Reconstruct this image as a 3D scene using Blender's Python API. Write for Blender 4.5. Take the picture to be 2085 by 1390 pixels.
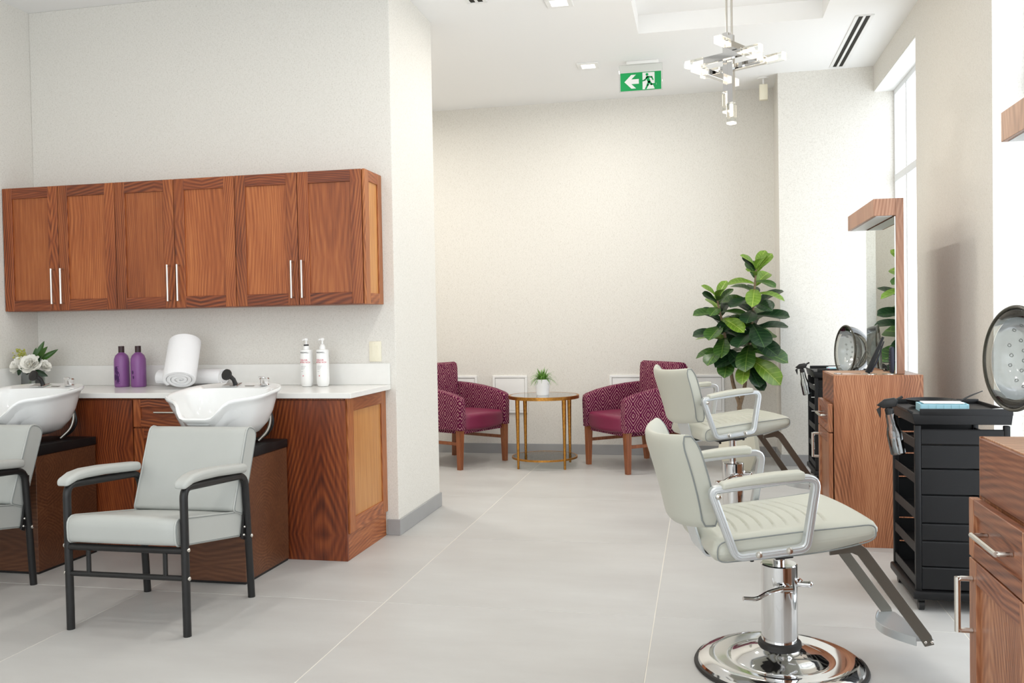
import bpy, bmesh, math, random
from mathutils import Vector, Matrix
PI = math.pi
R = math.radians
for o in list(bpy.data.objects): bpy.data.objects.remove(o)
SC = bpy.context.scene
COL = SC.collection
# ------------------------------------------------------------------ camera
cam = bpy.data.cameras.new('camera'); camo = bpy.data.objects.new('camera', cam); COL.objects.link(camo)
cam.sensor_fit = 'HORIZONTAL'; cam.sensor_width = 36.0; cam.lens = 1800.12/2085*36; cam.clip_start = .05
camo.matrix_world = (Matrix.Translation((0, 0, 1.25)) @ Matrix.Rotation(.211958, 4, 'Z')
                     @ Matrix.Rotation(PI/2-.022386, 4, 'X') @ Matrix.Rotation(-.017594, 4, 'Z'))
SC.camera = camo
# ------------------------------------------------------------------ sky, exposure
w = bpy.data.worlds.new('sky'); SC.world = w; w.use_nodes = True
bg = w.node_tree.nodes['Background']; bg.inputs[0].default_value = (.93, .97, 1.0, 1); bg.inputs[1].default_value = 1.7
vs = SC.view_settings
vs.view_transform = 'Standard'; vs.look = 'None'; vs.gamma = 1; vs.use_curve_mapping = False; vs.exposure = .92
DOWNLIGHT_W = 5.0
def portal(name, loc, rot, sx, sy):
    l = bpy.data.lights.new(name, 'AREA'); l.shape = 'RECTANGLE'; l.size = sx; l.size_y = sy; l.energy = 1
    l.cycles.is_portal = True
    o = bpy.data.objects.new(name, l); COL.objects.link(o); o.location = loc; o.rotation_euler = rot
for n, y0, y1 in (('a', 6.27, 7.72), ('b', 1.9, 4.71), ('c', -2.1, .3)):
    portal('window_portal_'+n, (1.58, (y0+y1)/2, 1.6), (0, R(90), 0), 2.96, y1-y0)
portal('window_portal_d', (-1.4, -2.58, 1.6), (R(90), 0, 0), 5.0, 2.96)
# ------------------------------------------------------------------ materials
def new_mat(name):
    m = bpy.data.materials.new(name); m.use_nodes = True
    nt = m.node_tree; return m, nt, nt.nodes['Principled BSDF']
def srgb(r, g, b):
    f = lambda c: c/12.92 if c <= .04045 else ((c+.055)/1.055)**2.4
    return (f(r/255), f(g/255), f(b/255), 1)
def plain(name, col, rough=.5, metal=0, bump=0, bscale=200, spec=.5, var=0, vscale=6, trans=0, ior=1.45, coat=0, alpha=1):
    m, nt, b = new_mat(name); N = nt.nodes.new; L = nt.links.new
    b.inputs['Base Color'].default_value = col; b.inputs['Roughness'].default_value = rough
    b.inputs['Metallic'].default_value = metal; b.inputs['Specular IOR Level'].default_value = spec
    b.inputs['Transmission Weight'].default_value = trans; b.inputs['IOR'].default_value = ior
    b.inputs['Coat Weight'].default_value = coat; b.inputs['Alpha'].default_value = alpha
    tc = N('ShaderNodeTexCoord')
    if var:
        n = N('ShaderNodeTexNoise'); n.inputs['Scale'].default_value = vscale; n.inputs['Detail'].default_value = 4
        L(tc.outputs['Object'], n.inputs['Vector'])
        r = N('ShaderNodeValToRGB'); c0 = [max(0, c*(1-var)) for c in col[:3]]+[1]; c1 = [min(1, c*(1+var)) for c in col[:3]]+[1]
        r.color_ramp.elements[0].position = .3; r.color_ramp.elements[1].position = .7
        r.color_ramp.elements[0].color = c0; r.color_ramp.elements[1].color = c1
        L(n.outputs['Fac'], r.inputs['Fac']); L(r.outputs['Color'], b.inputs['Base Color'])
    if bump:
        n = N('ShaderNodeTexNoise'); n.inputs['Scale'].default_value = bscale; n.inputs['Detail'].default_value = 3
        L(tc.outputs['Object'], n.inputs['Vector'])
        bp = N('ShaderNodeBump'); bp.inputs['Strength'].default_value = bump; bp.inputs['Distance'].default_value = .002
        L(n.outputs['Fac'], bp.inputs['Height']); L(bp.outputs['Normal'], b.inputs['Normal'])
    return m
def wood(name, dark, mid, light, axis='z', scale=30, dist=1.6, rough=.38, contrast=.3, period=.2, shear=.10):
    """book-matched veneer: growth rings of a log cut at a shallow angle, plus fine pores along the grain"""
    m, nt, b = new_mat(name); N = nt.nodes.new; L = nt.links.new
    def MA(op, a, c=None, d=None):
        n = N('ShaderNodeMath'); n.operation = op
        for i, v in enumerate((a, c, d)):
            if v is None: continue
            if isinstance(v, (int, float)): n.inputs[i].default_value = v
            else: L(v, n.inputs[i])
        return n.outputs[0]
    tc = N('ShaderNodeTexCoord'); oi = N('ShaderNodeObjectInfo'); rnd_ = oi.outputs['Random']
    sp = N('ShaderNodeSeparateXYZ'); L(tc.outputs['Object'], sp.inputs[0])
    ix = {'x': (0, 1, 2), 'y': (1, 0, 2), 'z': (2, 0, 1)}[axis]
    g, p, q = (sp.outputs[i] for i in ix)
    g = MA('MULTIPLY_ADD', rnd_, 13.7, g)
    pp = MA('PINGPONG', MA('MULTIPLY_ADD', rnd_, 3.1, p), period)
    qq = MA('PINGPONG', MA('MULTIPLY_ADD', rnd_, 5.3, q), period)
    gg = MA('PINGPONG', g, .9)
    cb = N('ShaderNodeCombineXYZ'); L(MA('MULTIPLY_ADD', gg, shear, pp), cb.inputs[0]); L(MA('MULTIPLY_ADD', gg, shear*.7, qq), cb.inputs[1]); L(MA('MULTIPLY', g, .22), cb.inputs[2])
    wv = N('ShaderNodeTexWave'); wv.wave_type = 'RINGS'; wv.rings_direction = 'Z'; wv.inputs['Scale'].default_value = scale
    wv.inputs['Distortion'].default_value = dist; wv.inputs['Detail'].default_value = 2; wv.inputs['Detail Scale'].default_value = .16
    L(cb.outputs[0], wv.inputs['Vector'])
    c2 = N('ShaderNodeCombineXYZ'); L(MA('MULTIPLY_ADD', rnd_, 3.1, p), c2.inputs[0]); L(q, c2.inputs[1]); L(MA('MULTIPLY', g, .03), c2.inputs[2])
    c3 = N('ShaderNodeCombineXYZ'); L(MA('MULTIPLY_ADD', rnd_, 3.1, p), c3.inputs[0]); L(q, c3.inputs[1]); L(MA('MULTIPLY', g, .25), c3.inputs[2])
    nl = N('ShaderNodeTexNoise'); nl.inputs['Scale'].default_value = 9; nl.inputs['Detail'].default_value = 2; L(c3.outputs[0], nl.inputs['Vector'])
    amp = MA('MULTIPLY_ADD', nl.outputs['Fac'], 2.4, -.55)
    acc = MA('MULTIPLY_ADD', MA('MULTIPLY', MA('SUBTRACT', wv.outputs['Fac'], .5), amp), contrast, .5)
    for vec, sc, k in ((c2, 70, .55), (c2, 260, .5), (c3, 5, .55)):
        n = N('ShaderNodeTexNoise'); n.inputs['Scale'].default_value = sc; n.inputs['Detail'].default_value = 3; L(vec.outputs[0], n.inputs['Vector'])
        acc = MA('ADD', acc, MA('MULTIPLY_ADD', n.outputs['Fac'], k, -k*.5))
    r = N('ShaderNodeValToRGB'); e = r.color_ramp.elements
    e[0].position = .2; e[0].color = dark; e[1].position = .82; e[1].color = light
    k = e.new(.5); k.color = mid
    L(acc, r.inputs['Fac'])
    hs = N('ShaderNodeHueSaturation'); vv = N('ShaderNodeMapRange'); vv.inputs['To Min'].default_value = .9; vv.inputs['To Max'].default_value = 1.1
    L(rnd_, vv.inputs['Value']); L(vv.outputs[0], hs.inputs['Value']); L(r.outputs['Color'], hs.inputs['Color'])
    L(hs.outputs['Color'], b.inputs['Base Color'])
    b.inputs['Roughness'].default_value = rough
    return m
def wallpaper(name, col, dk):
    m, nt, b = new_mat(name); N = nt.nodes.new; L = nt.links.new
    tc = N('ShaderNodeTexCoord'); fs = []
    for s in ((1, 1, .22), (.22, .22, 1)):
        mp = N('ShaderNodeMapping'); mp.inputs['Scale'].default_value = s; L(tc.outputs['Object'], mp.inputs['Vector'])
        n = N('ShaderNodeTexNoise'); n.inputs['Scale'].default_value = 330; n.inputs['Detail'].default_value = 2; L(mp.outputs[0], n.inputs['Vector']); fs.append(n)
    mx = N('ShaderNodeMath'); mx.operation = 'MINIMUM'; L(fs[0].outputs['Fac'], mx.inputs[0]); L(fs[1].outputs['Fac'], mx.inputs[1])
    r = N('ShaderNodeValToRGB'); e = r.color_ramp.elements
    e[0].position = .26; e[0].color = dk; e[1].position = .46; e[1].color = col
    L(mx.outputs[0], r.inputs['Fac']); L(r.outputs['Color'], b.inputs['Base Color'])
    b.inputs['Roughness'].default_value = .75; b.inputs['Specular IOR Level'].default_value = .3
    bp = N('ShaderNodeBump'); bp.inputs['Strength'].default_value = .25; bp.inputs['Distance'].default_value = .002
    L(mx.outputs[0], bp.inputs['Height']); L(bp.outputs['Normal'], b.inputs['Normal'])
    return m
def diamond_fabric(name):
    m, nt, b = new_mat(name); N = nt.nodes.new; L = nt.links.new
    def M(op, a, c=None, d=None):
        n = N('ShaderNodeMath'); n.operation = op
        for i, v in enumerate((a, c, d)):
            if v is None: continue
            if isinstance(v, (int, float)): n.inputs[i].default_value = v
            else: L(v, n.inputs[i])
        return n.outputs[0]
    tc = N('ShaderNodeTexCoord'); sp = N('ShaderNodeSeparateXYZ'); L(tc.outputs['Object'], sp.inputs[0])
    u = M('ABSOLUTE', M('SUBTRACT', M('FRACT', M('MULTIPLY', M('ADD', sp.outputs[0], sp.outputs[1]), 1/.145)), .5))
    v = M('ABSOLUTE', M('SUBTRACT', M('FRACT', M('MULTIPLY', sp.outputs[2], 1/.19)), .5))
    d = M('ADD', u, v)
    dm = M('MINIMUM', d, M('SUBTRACT', 1, d))           # concentric lozenges, staggered
    ln = M('LESS_THAN', M('ABSOLUTE', M('SUBTRACT', M('FRACT', M('MULTIPLY', dm, 6.0)), .5)), .12)
    n = N('ShaderNodeTexNoise'); n.inputs['Scale'].default_value = 130; n.inputs['Detail'].default_value = 1; L(tc.outputs['Object'], n.inputs['Vector'])
    dash = M('GREATER_THAN', n.outputs['Fac'], .40)
    n2 = N('ShaderNodeTexNoise'); n2.inputs['Scale'].default_value = 12; L(tc.outputs['Object'], n2.inputs['Vector'])
    fac = M('MULTIPLY', M('MULTIPLY', ln, dash), M('MULTIPLY_ADD', n2.outputs['Fac'], .9, .25))
    mix = N('ShaderNodeMix'); mix.data_type = 'RGBA'; mix.inputs[6].default_value = srgb(92, 14, 56); mix.inputs[7].default_value = srgb(222, 176, 170)
    L(fac, mix.inputs[0]); L(mix.outputs[2], b.inputs['Base Color'])
    b.inputs['Roughness'].default_value = .85; b.inputs['Specular IOR Level'].default_value = .2
    return m
def emit(name, col, s):
    m, nt, b = new_mat(name); b.inputs['Base Color'].default_value = col
    b.inputs['Emission Color'].default_value = col; b.inputs['Emission Strength'].default_value = s
    return m
def pane(name, tint, gl=.06, rough=.0, fres=True, body=None, bw=.4):
    m = bpy.data.materials.new(name); m.use_nodes = True; nt = m.node_tree; N = nt.nodes.new; L = nt.links.new
    for x in list(nt.nodes): nt.nodes.remove(x)
    out = N('ShaderNodeOutputMaterial'); t = N('ShaderNodeBsdfTransparent'); t.inputs[0].default_value = tint
    g = N('ShaderNodeBsdfGlossy'); g.inputs['Roughness'].default_value = rough
    fr = N('ShaderNodeFresnel'); fr.inputs[0].default_value = 1.45
    ad = N('ShaderNodeMath'); ad.inputs[1].default_value = gl; ad.inputs[0].default_value = 0; ad.use_clamp = True
    if fres: L(fr.outputs[0], ad.inputs[0])
    mx = N('ShaderNodeMixShader'); L(ad.outputs[0], mx.inputs[0]); L(t.outputs[0], mx.inputs[1]); L(g.outputs[0], mx.inputs[2]); res = mx
    if body:
        d = N('ShaderNodeBsdfDiffuse'); d.inputs[0].default_value = body; m2 = N('ShaderNodeMixShader'); m2.inputs[0].default_value = bw
        L(mx.outputs[0], m2.inputs[1]); L(d.outputs[0], m2.inputs[2]); res = m2
    L(res.outputs[0], out.inputs[0])
    return m
def tile_mat():
    m, nt, b = new_mat('porcelain_tile'); N = nt.nodes.new; L = nt.links.new
    tc = N('ShaderNodeTexCoord'); mp = N('ShaderNodeMapping'); mp.inputs['Scale'].default_value = (.5, 1.4, 1); L(tc.outputs['Object'], mp.inputs['Vector'])
    n = N('ShaderNodeTexNoise'); n.inputs['Scale'].default_value = 2.2; n.inputs['Detail'].default_value = 6; n.inputs['Roughness'].default_value = .6; L(mp.outputs[0], n.inputs['Vector'])
    r = N('ShaderNodeValToRGB'); e = r.color_ramp.elements; e[0].position = .32; e[1].position = .7
    e[0].color = srgb(181, 179, 176); e[1].color = srgb(194, 193, 190)
    L(n.outputs['Fac'], r.inputs['Fac']); L(r.outputs['Color'], b.inputs['Base Color'])
    rr = N('ShaderNodeMapRange'); rr.inputs['To Min'].default_value = .34; rr.inputs['To Max'].default_value = .5; L(n.outputs['Fac'], rr.inputs['Value']); L(rr.outputs[0], b.inputs['Roughness'])
    return m
M = {}
M['wall'] = wallpaper('woven_wallpaper', srgb(227, 224, 217), srgb(205, 201, 192))
M['ceil'] = plain('ceiling_paint', srgb(246, 246, 245), .8, bump=.02)
M['tile'] = tile_mat()
M['grout'] = plain('pale_grout', srgb(222, 217, 207), .8, var=.03)
M['bb'] = plain('grey_tile_base', srgb(158, 158, 158), .4, var=.05, vscale=5)
M['white'] = plain('white_paint', srgb(240, 240, 238), .45, var=.01)
M['alu'] = plain('white_aluminium', srgb(228, 230, 232), .4, var=.01)
A, B_, C_ = srgb(92, 42, 20), srgb(142, 73, 36), srgb(176, 104, 56)
M['wz'] = wood('walnut_vertical', A, B_, C_, 'z', 26, 9, contrast=.35)
M['wx'] = wood('walnut_horizontal', srgb(80, 36, 20), srgb(124, 61, 32), srgb(158, 88, 48), 'x', 24, 9, contrast=.42)
M['wpan'] = wood('walnut_panel', srgb(122, 60, 28), srgb(158, 86, 44), srgb(188, 116, 64), 'z', 32, 5, contrast=.26, shear=.04, period=.3)
M['wey'] = wood('lit_walnut_rail', srgb(110, 54, 26), srgb(152, 84, 42), srgb(184, 116, 66), 'y', 24, 8)
M['wez'] = wood('lit_walnut_stile', srgb(118, 60, 28), srgb(164, 96, 50), srgb(196, 128, 74), 'z', 26, 8)
M['wend'] = wood('lit_walnut_panel', srgb(166, 104, 52), srgb(196, 136, 76), srgb(214, 160, 100), 'z', 32, 5, contrast=.22, shear=.03)  # window light on the cabinet ends painted into these lighter walnuts
M['wbase'] = wood('walnut_base_veneer', srgb(74, 30, 13), srgb(118, 54, 24), srgb(156, 84, 40), 'z', 27, 11, contrast=.38, shear=.12, period=.3)
M['wped'] = wood('brown_crossgrain_laminate', srgb(74, 42, 25), srgb(96, 58, 36), srgb(120, 78, 50), 'x', 20, 12, rough=.45, contrast=.3)
M['wst'] = wood('station_walnut_side', srgb(112, 66, 42), srgb(156, 99, 66), srgb(190, 136, 98), 'z', 30, 15, contrast=.34, shear=.13, period=.226)
M['wmir'] = wood('mirror_frame_walnut', srgb(130, 90, 68), srgb(164, 118, 92), srgb(190, 146, 118), 'z', 22, 7, contrast=.3)
M['wsy'] = wood('station_walnut_front', srgb(88, 47, 30), srgb(130, 76, 49), srgb(162, 103, 70), 'y', 20, 15, contrast=.42)
M['wstop'] = wood('station_walnut_top', srgb(140, 94, 66), srgb(180, 134, 100), srgb(204, 162, 128), 'x', 22, 7)
M['wleg'] = wood('armchair_leg_wood', srgb(100, 52, 28), srgb(140, 80, 46), srgb(168, 106, 64), 'z', 40, 2)
M['quartz'] = plain('white_quartz', srgb(234, 233, 229), .22, var=.015, vscale=20)
M['nickel'] = plain('brushed_nickel', srgb(214, 210, 202), .25, metal=1)
M['chrome'] = plain('polished_chrome', srgb(222, 222, 222), .06, metal=1)
M['steel'] = plain('satin_steel', srgb(150, 146, 138), .32, metal=1)
M['dsteel'] = plain('dark_bronze_steel', srgb(122, 120, 112), .42, metal=.7)
M['alum'] = plain('satin_aluminium', srgb(208, 212, 214), .35, metal=.75)
M['black'] = plain('black_metal', srgb(28, 27, 27), .38)
M['bplast'] = plain('black_plastic', srgb(20, 20, 21), .46, spec=.35, bump=.05, bscale=600)
M['rubber'] = plain('black_rubber', srgb(40, 38, 36), .6)
M['leather'] = plain('pale_grey_vinyl', srgb(178, 180, 176), .42, bump=.08, bscale=500, var=.015)
M['cream'] = plain('cream_grey_vinyl', srgb(190, 190, 178), .4, bump=.06, bscale=500, var=.01)
M['pipe'] = plain('grey_piping', srgb(134, 138, 136), .5)
M['pleather'] = plain('plum_vinyl', srgb(122, 40, 70), .36, bump=.06, bscale=500, var=.03)
M['diam'] = diamond_fabric('plum_lozenge_fabric')
M['ceramic'] = plain('white_ceramic', srgb(236, 237, 236), .08, coat=.6)
M['gold'] = plain('antique_gold_metal', srgb(186, 132, 62), .38, metal=1, bump=.5, bscale=140, var=.25, vscale=60)
M['towel'] = plain('white_terry', srgb(246, 246, 247), .95, bump=1.0, bscale=420, spec=.1)
M['purple'] = plain('purple_plastic', srgb(134, 84, 142), .32, var=.04)
M['plogo'] = plain('dark_purple_print', srgb(66, 26, 84), .4)
M['pcap'] = plain('dark_brown_cap', srgb(52, 30, 34), .35)
M['wplast'] = plain('white_plastic', srgb(243, 243, 241), .3)
M['ink'] = plain('black_print', srgb(50, 50, 52), .5)
M['red'] = plain('red_print', srgb(206, 60, 84), .5)
M['almond'] = plain('almond_plastic', srgb(236, 230, 208), .35)
M['green'] = plain('exit_green', srgb(0, 160, 84), .5)
def leaf_mat(name, col, rib):
    m, nt, b = new_mat(name); N = nt.nodes.new; L = nt.links.new
    def MA(op, a, c=None, d=None):
        n = N('ShaderNodeMath'); n.operation = op
        for i, v in enumerate((a, c, d)):
            if v is None: continue
            if isinstance(v, (int, float)): n.inputs[i].default_value = v
            else: L(v, n.inputs[i])
        return n.outputs[0]
    tc = N('ShaderNodeTexCoord'); sp = N('ShaderNodeSeparateXYZ'); L(tc.outputs['Object'], sp.inputs[0])
    ax = MA('ABSOLUTE', sp.outputs[0])
    mid = MA('LESS_THAN', ax, .010)
    lat = MA('LESS_THAN', MA('ABSOLUTE', MA('SUBTRACT', MA('FRACT', MA('MULTIPLY_ADD', ax, -5.5, MA('MULTIPLY', sp.outputs[1], 8.0))), .5)), .055)
    f = MA('MULTIPLY', MA('MAXIMUM', mid, MA('MULTIPLY', lat, .6)), .75)
    n = N('ShaderNodeTexNoise'); n.inputs['Scale'].default_value = 4; L(tc.outputs['Object'], n.inputs['Vector'])
    mx = N('ShaderNodeMix'); mx.data_type = 'RGBA'; mx.inputs[6].default_value = col; mx.inputs[7].default_value = rib; L(f, mx.inputs[0])
    hs = N('ShaderNodeHueSaturation'); L(MA('MULTIPLY_ADD', n.outputs['Fac'], 1.0, .5), hs.inputs['Value']); L(mx.outputs[2], hs.inputs['Color']); L(hs.outputs['Color'], b.inputs['Base Color'])
    b.inputs['Roughness'].default_value = .32
    bp = N('ShaderNodeBump'); bp.inputs['Strength'].default_value = .5; bp.inputs['Distance'].default_value = .003; bp.invert = True; L(f, bp.inputs['Height']); L(bp.outputs['Normal'], b.inputs['Normal'])
    return m
M['figd'] = leaf_mat('fig_leaf_deep', srgb(26, 54, 30), srgb(70, 104, 56)); M['figm'] = leaf_mat('fig_leaf_green', srgb(50, 86, 30), srgb(118, 146, 66)); M['figl'] = leaf_mat('fig_leaf_young', srgb(104, 138, 42), srgb(170, 188, 96))
M['leafd'] = plain('fig_leaf_dark', srgb(26, 54, 28), .3, var=.35, vscale=14, bump=.2, bscale=60)
M['leafm'] = plain('fig_leaf_mid', srgb(52, 88, 28), .34, var=.3, vscale=14, bump=.2, bscale=60)
M['leafl'] = plain('fig_leaf_light', srgb(108, 142, 42), .38, var=.25, vscale=14, bump=.2, bscale=60)
M['rib'] = plain('leaf_rib', srgb(150, 176, 80), .5)
M['bark'] = plain('fig_bark', srgb(132, 112, 90), .85, var=.3, vscale=40, bump=.8, bscale=90)
M['pot'] = plain('cream_stoneware', srgb(222, 218, 200), .55, var=.02)
M['soil'] = plain('potting_soil', srgb(58, 44, 34), .95, bump=1, bscale=80, var=.3, vscale=60)
M['wpot'] = plain('white_glazed_pot', srgb(246, 246, 246), .3)
M['grass'] = plain('grassy_leaf', srgb(104, 150, 62), .5, var=.3, vscale=20)
M['petal'] = plain('white_petal', srgb(250, 248, 240), .7, var=.02)
M['stamen'] = plain('yellow_stamen', srgb(226, 190, 90), .8)
M['sprig'] = plain('lime_sprig', srgb(176, 178, 84), .7)
M['glass'] = pane('clear_glass', (.97, .985, .975, 1), .03)
M['vglass'] = pane('vase_glass', (.9, .93, .91, 1), .06)
M['wglass'] = pane('window_glass', (.98, .99, 1, 1), .02, fres=False)
M['smoke'] = pane('smoked_acrylic', (.74, .74, .71, 1), .05)
M['smoke2'] = pane('pale_smoked_acrylic', (.86, .88, .88, 1), .05, .12, body=srgb(168, 176, 178), bw=.5)
M['ttop'] = pane('table_glass', (.9, .93, .92, 1), .34)
M['mirror'] = plain('mirror_silver', srgb(226, 230, 224), .01, metal=1)
M['blue'] = plain('blue_plastic', srgb(166, 210, 222), .35)
M['paper'] = plain('white_paper', srgb(244, 244, 240), .8)
M['navy'] = plain('navy_rubber', srgb(38, 42, 58), .5)
M['water'] = pane('clear_plastic', (.86, .88, .88, 1), .1)
M['glow'] = emit('lamp_glow', (1, .86, .68, 1), 1.3)
M['frost'] = emit('frosted_glass_end', (1, .92, .82, 1), .55)
M['dlglow'] = emit('downlight_lens', (1, .93, .82, 1), 6.0)
M['brass'] = plain('brass', srgb(206, 168, 90), .25, metal=1)
M['olive'] = plain('dark_olive_acrylic', srgb(62, 60, 50), .25)
M['pink'] = plain('pink_plastic', srgb(230, 70, 140), .4)
M['slotd'] = plain('slot_shade', srgb(36, 34, 26), .8)
# ------------------------------------------------------------------ mesh helpers
class MB:
    def __init__(s): s.v = []; s.f = []
    def add(s, vs_, fs, T=None):
        k = len(s.v)
        s.v += [tuple(T @ Vector(v)) if T else tuple(v) for v in vs_]
        s.f += [tuple(i+k for i in f) for f in fs]; return s
    def box(s, x0, x1, y0, y1, z0, z1, r=0, seg=2, T=None):
        if r <= 0:
            v = [(x, y, z) for z in (z0, z1) for y in (y0, y1) for x in (x0, x1)]
            return s.add(v, [(0, 2, 3, 1), (4, 5, 7, 6), (0, 1, 5, 4), (2, 6, 7, 3), (0, 4, 6, 2), (1, 3, 7, 5)], T)
        bm = bmesh.new(); bmesh.ops.create_cube(bm, size=1)
        for v in bm.verts: v.co = Vector(((x0+x1)/2+v.co.x*(x1-x0), (y0+y1)/2+v.co.y*(y1-y0), (z0+z1)/2+v.co.z*(z1-z0)))
        bmesh.ops.bevel(bm, geom=list(bm.edges), offset=r, segments=seg, affect='EDGES', profile=.5, clamp_overlap=True)
        return s.bm(bm, T)
    def bm(s, bm, T=None):
        bm.verts.index_update()
        s.add([v.co[:] for v in bm.verts], [[v.index for v in f.verts] for f in bm.faces], T); bm.free(); return s
    def prism(s, poly, axis, a0, a1, r=0, seg=2, T=None):
        """poly = 2D points; axis 'x': (y,z), 'y': (x,z), 'z': (x,y)"""
        def P(p, a): return {'x': (a, p[0], p[1]), 'y': (p[0], a, p[1]), 'z': (p[0], p[1], a)}[axis]
        bm = bmesh.new(); lo = [bm.verts.new(P(p, a0)) for p in poly]; hi = [bm.verts.new(P(p, a1)) for p in poly]; n = len(poly)
        bm.faces.new(lo); bm.faces.new(hi)
        for i in range(n): bm.faces.new((lo[i], lo[(i+1) % n], hi[(i+1) % n], hi[i]))
        bmesh.ops.recalc_face_normals(bm, faces=list(bm.faces))
        if r > 0:
            es = [e for e in bm.edges if (e.verts[0] in lo) == (e.verts[1] in lo)]
            bmesh.ops.bevel(bm, geom=es, offset=r, segments=seg, affect='EDGES', profile=.5, clamp_overlap=True)
        return s.bm(bm, T)
    def tube(s, pts, r, seg=10, closed=False, T=None, flat=None):
        """sweep; r scalar or list; flat=(a,b,up): rectangular section a x b with up hint"""
        P = [Vector(p) for p in pts]; n = len(P); rings = []
        up0 = Vector(flat[2]) if flat else None; nrm = None
        for i in range(n):
            a = P[i-1] if (i or closed) else P[i]; c = P[(i+1) % n] if (i < n-1 or closed) else P[i]
            t = (c-a).normalized()
            if flat: nrm = (up0-t*up0.dot(t)).normalized()
            elif nrm is None:
                h = Vector((0, 0, 1)) if abs(t.z) < .9 else Vector((1, 0, 0)); nrm = (h-t*h.dot(t)).normalized()
            else:
                q = nrm-t*nrm.dot(t); nrm = q.normalized() if q.length > 1e-6 else nrm
            b = t.cross(nrm); rr = r[i] if isinstance(r, (list, tuple)) else r
            if flat:
                fa, fb = flat[0]/2, flat[1]/2; cc = min(fa, fb)*.35
                sec = [(fa-cc, fb), (-fa+cc, fb), (-fa, fb-cc), (-fa, -fb+cc), (-fa+cc, -fb), (fa-cc, -fb), (fa, -fb+cc), (fa, fb-cc)]
                # keep width through corners
                m = 1.0
                if 0 < i < n-1 or closed:
                    t1 = (P[i]-a).normalized(); t2 = (c-P[i]).normalized(); m = 1/max(.6, math.sqrt(max(0, (1+t1.dot(t2))/2)))
                rings.append([P[i]+b*(x*m)+nrm*y for x, y in sec])
            else:
                rings.append([P[i]+(nrm*math.cos(k*2*PI/seg)+b*math.sin(k*2*PI/seg))*rr for k in range(seg)])
        return s.loft(rings, closed_path=closed, cap=not closed, T=T)
    def loft(s, rings, closed_path=False, cap=True, T=None, capends=(True, True)):
        m = len(rings[0]); v = [p for r_ in rings for p in r_]; f = []; n = len(rings)
        for i in range(n if closed_path else n-1):
            j = (i+1) % n
            for k in range(m): f.append((i*m+k, i*m+(k+1) % m, j*m+(k+1) % m, j*m+k))
        if cap and not closed_path:
            if capends[0]: f.append(tuple(range(m-1, -1, -1)))
            if capends[1]: f.append(tuple((n-1)*m+k for k in range(m)))
        return s.add(v, f, T)
    def lathe(s, prof, seg=32, c=(0, 0, 0), T=None):
        """prof: (r,z) list bottom->top, outer surface"""
        rings = [[(c[0]+max(r_, 1e-5)*math.cos(k*2*PI/seg), c[1]+max(r_, 1e-5)*math.sin(k*2*PI/seg), c[2]+z) for k in range(seg)] for r_, z in prof]
        return s.loft(rings, T=T)
    def cyl(s, r, z0, z1, c=(0, 0), seg=24, b=0, T=None):
        pr = [(r, z0), (r, z1)] if not b else [(r-b, z0), (r, z0+b), (r, z1-b), (r-b, z1)]
        return s.lathe(pr, seg, (c[0], c[1], 0), T)
    def ball(s, c, r, seg=12, rings=8, sc=(1, 1, 1), T=None):
        rg = []
        for i in range(rings+1):
            a = PI*i/rings
            rg.append([(c[0]+sc[0]*r*max(math.sin(a), 1e-4)*math.cos(k*2*PI/seg), c[1]+sc[1]*r*max(math.sin(a), 1e-4)*math.sin(k*2*PI/seg), c[2]-sc[2]*r*math.cos(a)) for k in range(seg)])
        return s.loft(rg, T=T)
    def grid(s, fn, nu, nv, T=None):
        v = [fn(i/nu, j/nv) for j in range(nv+1) for i in range(nu+1)]
        f = [(j*(nu+1)+i, j*(nu+1)+i+1, (j+1)*(nu+1)+i+1, (j+1)*(nu+1)+i) for j in range(nv) for i in range(nu)]
        return s.add(v, f, T)
    def cushion(s, c, h, r, n=8, fn=None, T=None):
        """rounded box with dense surface; c centre, h half sizes, r radius; fn(local point)->point deforms"""
        bm = bmesh.new(); bmesh.ops.create_cube(bm, size=2)
        bmesh.ops.subdivide_edges(bm, edges=list(bm.edges), cuts=n*2-1, use_grid_fill=True)
        H = Vector(h)
        for v in bm.verts:
            p = Vector()
            for i in range(3):
                t = v.co[i]; k = (H[i]-r)/H[i]
                # warp so that a quarter of the samples lie in the rounding
                a = abs(t); q = .62; sgn = 1 if t >= 0 else -1
                p[i] = sgn*(a/q*(H[i]-r) if a < q else H[i]-r+(a-q)/(1-q)*r)
            q = Vector([max(-(H[i]-r), min(H[i]-r, p[i])) for i in range(3)]); d = p-q
            if d.length > 1e-9:
                mx = max(abs(d.x), abs(d.y), abs(d.z)); p = q+d.normalized()*mx
            if fn: p = Vector(fn(p, H))
            v.co = p+Vector(c)
        return s.bm(bm, T)
    def mesh(s, name, mat, ang=35):
        me = bpy.data.meshes.new(name); me.from_pydata(s.v, [], s.f); me.validate(); me.update()
        bm = bmesh.new(); bm.from_mesh(me); bmesh.ops.recalc_face_normals(bm, faces=list(bm.faces)); bm.to_mesh(me); bm.free()
        for p in me.polygons: p.use_smooth = True
        me.set_sharp_from_angle(angle=R(ang))
        me.materials.append(mat if not isinstance(mat, str) else M[mat]); return me
    def build(s, name, mat, parent=None, label=None, cat=None, group=None, kind=None, ang=35, loc=None, rot=None):
        o = bpy.data.objects.new(name, s.mesh(name, mat, ang)); COL.objects.link(o)
        if parent: o.parent = parent
        if loc: o.location = loc
        if rot: o.rotation_euler = rot
        return tag(o, label, cat, group, kind)
def tag(o, label=None, cat=None, group=None, kind=None):
    for k, v in (('label', label), ('category', cat), ('group', group), ('kind', kind)):
        if v: o[k] = v
    return o
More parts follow.
